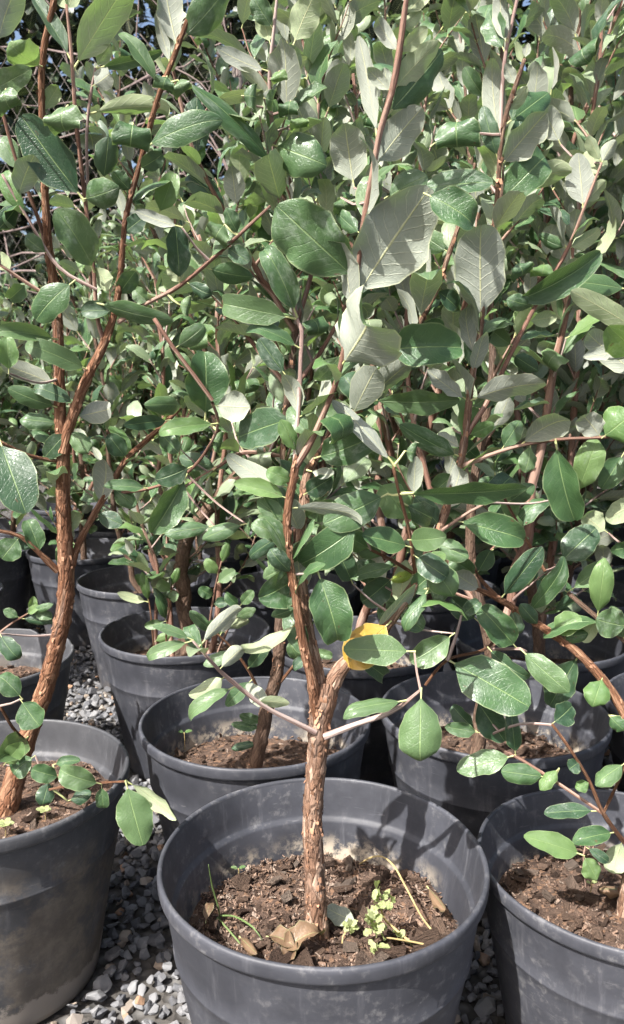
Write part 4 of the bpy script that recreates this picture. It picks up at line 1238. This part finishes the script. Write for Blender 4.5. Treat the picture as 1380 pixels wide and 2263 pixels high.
for key, n, h in (('P', 5, 1.45), ('O', 5, 1.55), ('N', 5, 1.6), ('S', 4, 1.5), ('T', 5, 1.65), ('U', 5, 1.75), ('V', 5, 1.75), ('Y', 4, 1.6), ('Q', 5, 1.15), ('J', 4, 0.95), ('I', 4, 0.9), ('X', 4, 0.8)):
    i += 1
    cnt[key] = grown(key, RL, RG, SOILB(key), auto(key, n, h, 0.28, 200 + i, r0=0.012), 300 + i, ymin=1.5, zmin=0.27, detail=False, cap=300 if h > 1.4 else 220, tw=(0.10, 0.24), gap=0.05)
# further rows, standing behind these
for j, (x, y, h) in enumerate(((-1.1, 2.95, 0.95), (-0.68, 2.95, 1.05), (-0.25, 2.9, 1.6), (0.15, 2.85, 1.8), (0.6, 2.85, 1.9), (1.05, 2.8, 1.9), (1.3, 2.4, 1.7), (-0.1, 3.4, 1.9), (0.4, 3.4, 2.1), (0.9, 3.4, 2.1), (1.4, 3.3, 2.1), (-0.55, 3.45, 1.3), (-1.05, 3.45, 1.1))):
    key = 'Z%d' % j; POTS[key] = (x, y)
    build_pot(x, y, 'black plastic pot in the crowded rows under the dense foliage', BACKG, chips=0, crumbs=0, seg=40, seed=90 + j)
    cnt[key] = grown(key, RL, RG, SOILB(key), auto(key, 5, h, 0.30, 400 + j, r0=0.012), 500 + j, ymin=1.5, zmin=0.25, detail=False, cap=60, tw=(0.12, 0.26), gap=0.05)
print('LEAVES', cnt)

# ------------------------------------------------------------------ small things in the pots
def ground_pt(px, py, key, dz=0.0):
    p = Pz(px, py, SOIL_Z); return p
def free_leaf(parent, name, p, t, wpx, mat, up=None, **kw):
    ax = t - p; L = ax.length; n = up or ((CAM - p).normalized() * 0.6 + Vector((0, 0, 1)))
    arr = leaf_arrays(ratio=wpx * axd(p) / FPX / L, nu=6, nv=10, **kw)
    return obj(name, mesh_from(name, arr[0], arr[1], [mat, M_PET], arr[2], arr[3]), parent, frame(p, ax, n, L))
def P_(px, py, Y): return P(px, py, Y)
def weeds():
    # wilting weed with its arched stalk
    root = thing('weed', 'wilting pale yellow-green weed with a long arched stalk beside the flaky trunk', 'weed', Pz(975, 2090, SOIL_Z))
    tube('stalk', [Pz(795, 1910, SOIL_Z), P(818, 1896, .90), P(845, 1893, .885), P(872, 1915, .865), P(900, 1965, .83), P(935, 2030, .80), P(968, 2070, .785), P(982, 2088, .776), P(960, 2091, .775), P(905, 2080, .775), P(855, 2072, .775)],
         [.0011] * 6 + [.0013] * 2 + [.0012, .0011, .0009], M_WEEDST, root, 6, 0.006)
    tube('stalk', [P(905, 2080, .775), P(870, 2050, .79), P(850, 2030, .79), P(838, 1990, .79)], [.0014, .0013, .0012, .001], M_WEEDST, root, 6, 0.006)
    r = random.Random(5)
    for (cx, cy, n) in ((838, 1975, 5), (855, 1992, 5), (812, 2020, 3), (842, 2012, 5), (822, 2050, 5), (840, 2060, 5), (836, 2092, 5), (885, 2082, 4)):
        for _ in range(n):
            p = P(cx + r.gauss(0, 5), cy + r.gauss(0, 6), .782 + r.gauss(0, .006)); a = r.uniform(0, 6.28); l = r.uniform(16, 30)
            t = P(cx + math.cos(a) * l, cy + math.sin(a) * l, .782 + r.gauss(0, .008))
            free_leaf(root, 'leaf', p, t, r.uniform(12, 20), M_WEED, seed=r.randrange(999), bend=r.uniform(-.3, .9), wave=0.2, fold=r.uniform(0, .4), notch=0.5)
    # smaller sprig by the trunk
    root = thing('weed', 'small lime-green weed sprig tucked against the base of the flaky trunk', 'weed', Pz(752, 2080, SOIL_Z))
    tube('stalk', [Pz(757, 2095, SOIL_Z), P(758, 2070, .80), P(772, 2050, .80)], [.001, .0009, .0008], M_WEEDST, root, 5, 0.006)
    for a in range(6):
        an = a * 1.05 + 0.3; free_leaf(root, 'leaf', P(775, 2048, .80), P(775 + math.cos(an) * 20, 2046 + math.sin(an) * 17, .80), 14, M_WEED, seed=a, wave=0.15, notch=0.4)
    # grass
    root = thing('grass_weed', 'thin three-bladed grass weed growing in the wilting-weed pot', 'weed', Pz(482, 2040, SOIL_Z))
    for pts in (((488, 2048, .835), (484, 2010, .835), (470, 1960, .83), (461, 1910, .82)), ((486, 2024, .835), (520, 2026, .82), (560, 2050, .80), (580, 2078, .79)), ((484, 2030, .835), (510, 2060, .81), (540, 2095, .79), (556, 2112, .785)), ((484, 2026, .835), (470, 2045, .82), (458, 2060, .81))):
        q = [P(*t) for t in pts]; tube('blade', q, [.0011] + [.0011] * (len(q) - 2) + [.0003], M_GRASS, root, 5, 0.006)
    # seedlings
    n = 0
    for px, py, key, s, lab in ((527, 1930, 'A', 13, 'tiny two-leaved seedling on the fine soil of the wilting-weed pot'), (973, 1955, 'A', 11, 'tiny round-leaved seedling against the wall of the wilting-weed pot'), (408, 1650, 'B', 15, 'slender two-leaved seedling standing in the lime-crusted pot'),
                                (100, 1805, 'E', 16, 'bright green seedling cluster in the mud-stained pot under its low leaves'), (182, 1815, 'E', 10, 'lone small seedling by the rim of the mud-stained pot'), (12, 1840, 'E', 20, 'leafy weed seedling beside the trunk in the mud-stained pot'),
                                (45, 1520, 'H', 14, 'bright weed sprout in the torn-rimmed pot'), (1306, 1962, 'F', 13, 'small round-leaved seedling on the reddish bark chips'), (70, 1535, 'H', 12, 'small weed sprig next to a stalk in the torn-rimmed pot'), (15, 1560, 'H', 14, 'yellowish weed rosette at the rim of the torn-rimmed pot')):
        p = Pz(px, py, SOIL_Z + 0.004 + FILL.get(key, 0)); root = thing('seedling', lab, 'seedling', p); c = axd(p) / FPX; r = random.Random(px)
        top = p + Vector((0, 0, s * c * (2.2 if key == 'B' else 0.9)))
        tube('stalk', [p - Vector((0, 0, .006)), p.lerp(top, 0.5) + Vector((.001, 0, 0)), top], [.0007] * 3, M_WEEDST, root, 5, 0.006)
        k = 2 if s < 14 or key == 'B' else 6
        for a in range(k):
            an = a * 6.283 / k + 0.3; d = Vector((math.cos(an), math.sin(an) * 0.8, 0.35 if a % 2 else 0.15))
            free_leaf(root, 'leaf', top, top + d * s * c * r.uniform(.8, 1.3), s * 0.62, M_BRIGHT if key in 'AB' else M_WEED, up=Vector((0, -.4, 1)), seed=a + px)
    # fallen leaves
    r = random.Random(8)
    for i, (bx, by, tx, ty, wd, m, lab, kw) in enumerate((
        (622, 2104, 706, 2066, 56, M_DRY, 'curled tan dead leaf lying against the foot of the flaky trunk', dict(bend=.9, cup=-.8, tip=1.2, twist=.8, fold=.3)),
        (590, 2070, 650, 2090, 40, M_DRY, 'small buff dead leaf among the chips by the flaky trunk', dict(bend=.9, cup=-.7, twist=-.8, fold=.4)),
        (625, 2130, 660, 2080, 44, M_DRY, 'upright torn brown dead leaf in front of the flaky trunk', dict(bend=-.9, fold=.9, twist=.7)),
        (945, 1960, 985, 2010, 46, M_DRY, 'rolled brown dead leaf at the wall of the wilting-weed pot', dict(cup=2.2, bend=.2)),
        (530, 2070, 568, 2108, 40, M_DRY, 'grey-brown curled leaf scrap beside the grass blades', dict(cup=1.9, twist=.6)),
        (455, 2040, 470, 1995, 22, M_DRY, 'dark narrow dead leaf at the chip edge of the wilting-weed pot', dict(bend=1.6)),
        (1395, 1970, 1325, 1965, 50, M_DRY, 'rolled dark brown dead leaf on the reddish bark chips', dict(cup=2.0, bend=.5)),
        (790, 2035, 722, 2005, 44, M_LEAF, 'fallen green leaf turned pale side up beside the flaky trunk', dict(bend=1.1)))):
        p = Pz(bx, by, SOIL_Z + .012); t = Pz(tx, ty, SOIL_Z + .02); ax = t - p; L = ax.length
        up = Vector((r.uniform(-.4, .4), -.5, 1)) * (-1 if m is M_LEAF else 1)
        arr = leaf_arrays(ratio=min(.8, wd * axd(p) / FPX / L), nu=8, nv=12, seed=i + 70, wave=.12, **kw)
        o = obj('fallen_leaf', mesh_from('fallen_leaf', arr[0], arr[1], [m, M_PET], arr[2], arr[3]), None, frame(p, ax, up, L)); tag(o, lab, 'leaf')
M_WEEDST = plain('weed_stalk', (0.34, 0.26, 0.12), 0.5, 0.3)
weeds()

# ------------------------------------------------------------------ fence, vines and woods beyond
def beyond():
    FY = 4.6
    fr = thing('wire_fence', 'rusty wire mesh fence overgrown with bare vines in front of dark trees', 'fence', (-1.2, FY, 0))
    for x in (-2.6, -0.4, 1.9): tube('post', [Vector((x, FY + .04, 0)), Vector((x, FY + .04, 2.6))], [.03, .03], M_WIRE, fr, 8, 0.4)
    V, F, U = [], [], []; o = 0
    for k in range(-28, 62):
        for s_ in (1, -1):
            x0 = -2.6 + k * 0.075; z0, z1 = 0.0, 2.55; x1 = x0 + s_ * (z1 - z0) * 0.62
            if max(x0, x1) < -2.6 or min(x0, x1) > 1.9: continue
            q = [Vector((x0 + (x1 - x0) * t, FY + .004 * s_, z0 + (z1 - z0) * t)) for t in (0, .5, 1)]
            v, f, u = tube_arrays(q, [.0012] * 3, 4); V.append(v); F.append(f + o); U.append(u); o += len(v)
    obj('wire_mesh', mesh_from('wire_mesh', np.concatenate(V), fix_quads(np.concatenate(F)), [M_WIRE], np.concatenate(U)), fr, kind='stuff')
    r = random.Random(4)
    for i in range(46):
        x = r.uniform(-2.2, -0.2); z = r.uniform(1.3, 2.5); p = Vector((x, FY - r.uniform(.02, .3), z)); an = r.choice((r.gauss(0, .4), r.gauss(1.3, .5), r.gauss(2.8, .4)))
        d = Vector((math.cos(an), r.gauss(0, .15), math.sin(an))); q = [p]
        for k in range(7): d = (d + Vector((r.gauss(0, .22), r.gauss(0, .1), r.gauss(0, .22)))).normalized(); q.append(q[-1] + d * r.uniform(.08, .2))
        tag(tube('vine', q, [.006 * (1 - .1 * k) for k in range(8)], M_VINE, None, 5, 0.05), 'bare grey vine tangled on the wire fence before the dark trees', 'vine', 'bare vines on the wire fence')
    # dark trees
    small = [leaf_arrays(ratio=.6, nu=2, nv=3, seed=s_, bend=.4) for s_ in range(5)]
    for j, (x, y, h, wd) in enumerate(((-3.4, 7.6, 5.2, 1.9), (-1.3, 8.2, 5.6, 2.0), (0.9, 7.9, 5.4, 2.0), (3.1, 8.0, 5.4, 2.0), (-5.6, 8.4, 5.2, 2.0), (5.3, 8.4, 5.2, 2.0))):
        t = thing('shade_tree', 'dark broad-crowned tree standing behind the wire fence', 'tree', (x, y, 0), 'dark trees behind the fence')
        tube('trunk', [Vector((x, y, 0)), Vector((x + .1, y, h * .4)), Vector((x - .05, y, h * .85))], [.16, .11, .03], M_FARBARK, t, 10, 0.2, 0.1)
        for k in range(7):
            a = k * 2.4; z = h * (.25 + .08 * k); tube('branch', [Vector((x, y, z)), Vector((x + math.cos(a) * .7, y + math.sin(a) * .5, z + .5)), Vector((x + math.cos(a) * 1.4, y + math.sin(a) * .9, z + .9))], [.05, .03, .01], M_FARBARK, t, 6, 0.2)
        it = []
        for c in range(200):
            a = r.uniform(0, 6.283); q = math.sqrt(r.random()); zc = r.uniform(.06, 1.0)
            c0 = Vector((x + math.cos(a) * q * wd * 1.05, y + math.sin(a) * q * 1.2, h * zc))
            for _ in range(46):
                p = c0 + Vector((r.gauss(0, .22), r.gauss(0, .22), r.gauss(0, .2)))
                it.append((frame(p, Vector((r.gauss(0, 1), r.gauss(0, 1), r.gauss(-.3, .7))), Vector((r.gauss(0, .6), r.gauss(0, .6), 1)), r.uniform(.11, .21)), r.randrange(5)))
        leaf_stuff('crown', it, t, M_FAR, small)
beyond()
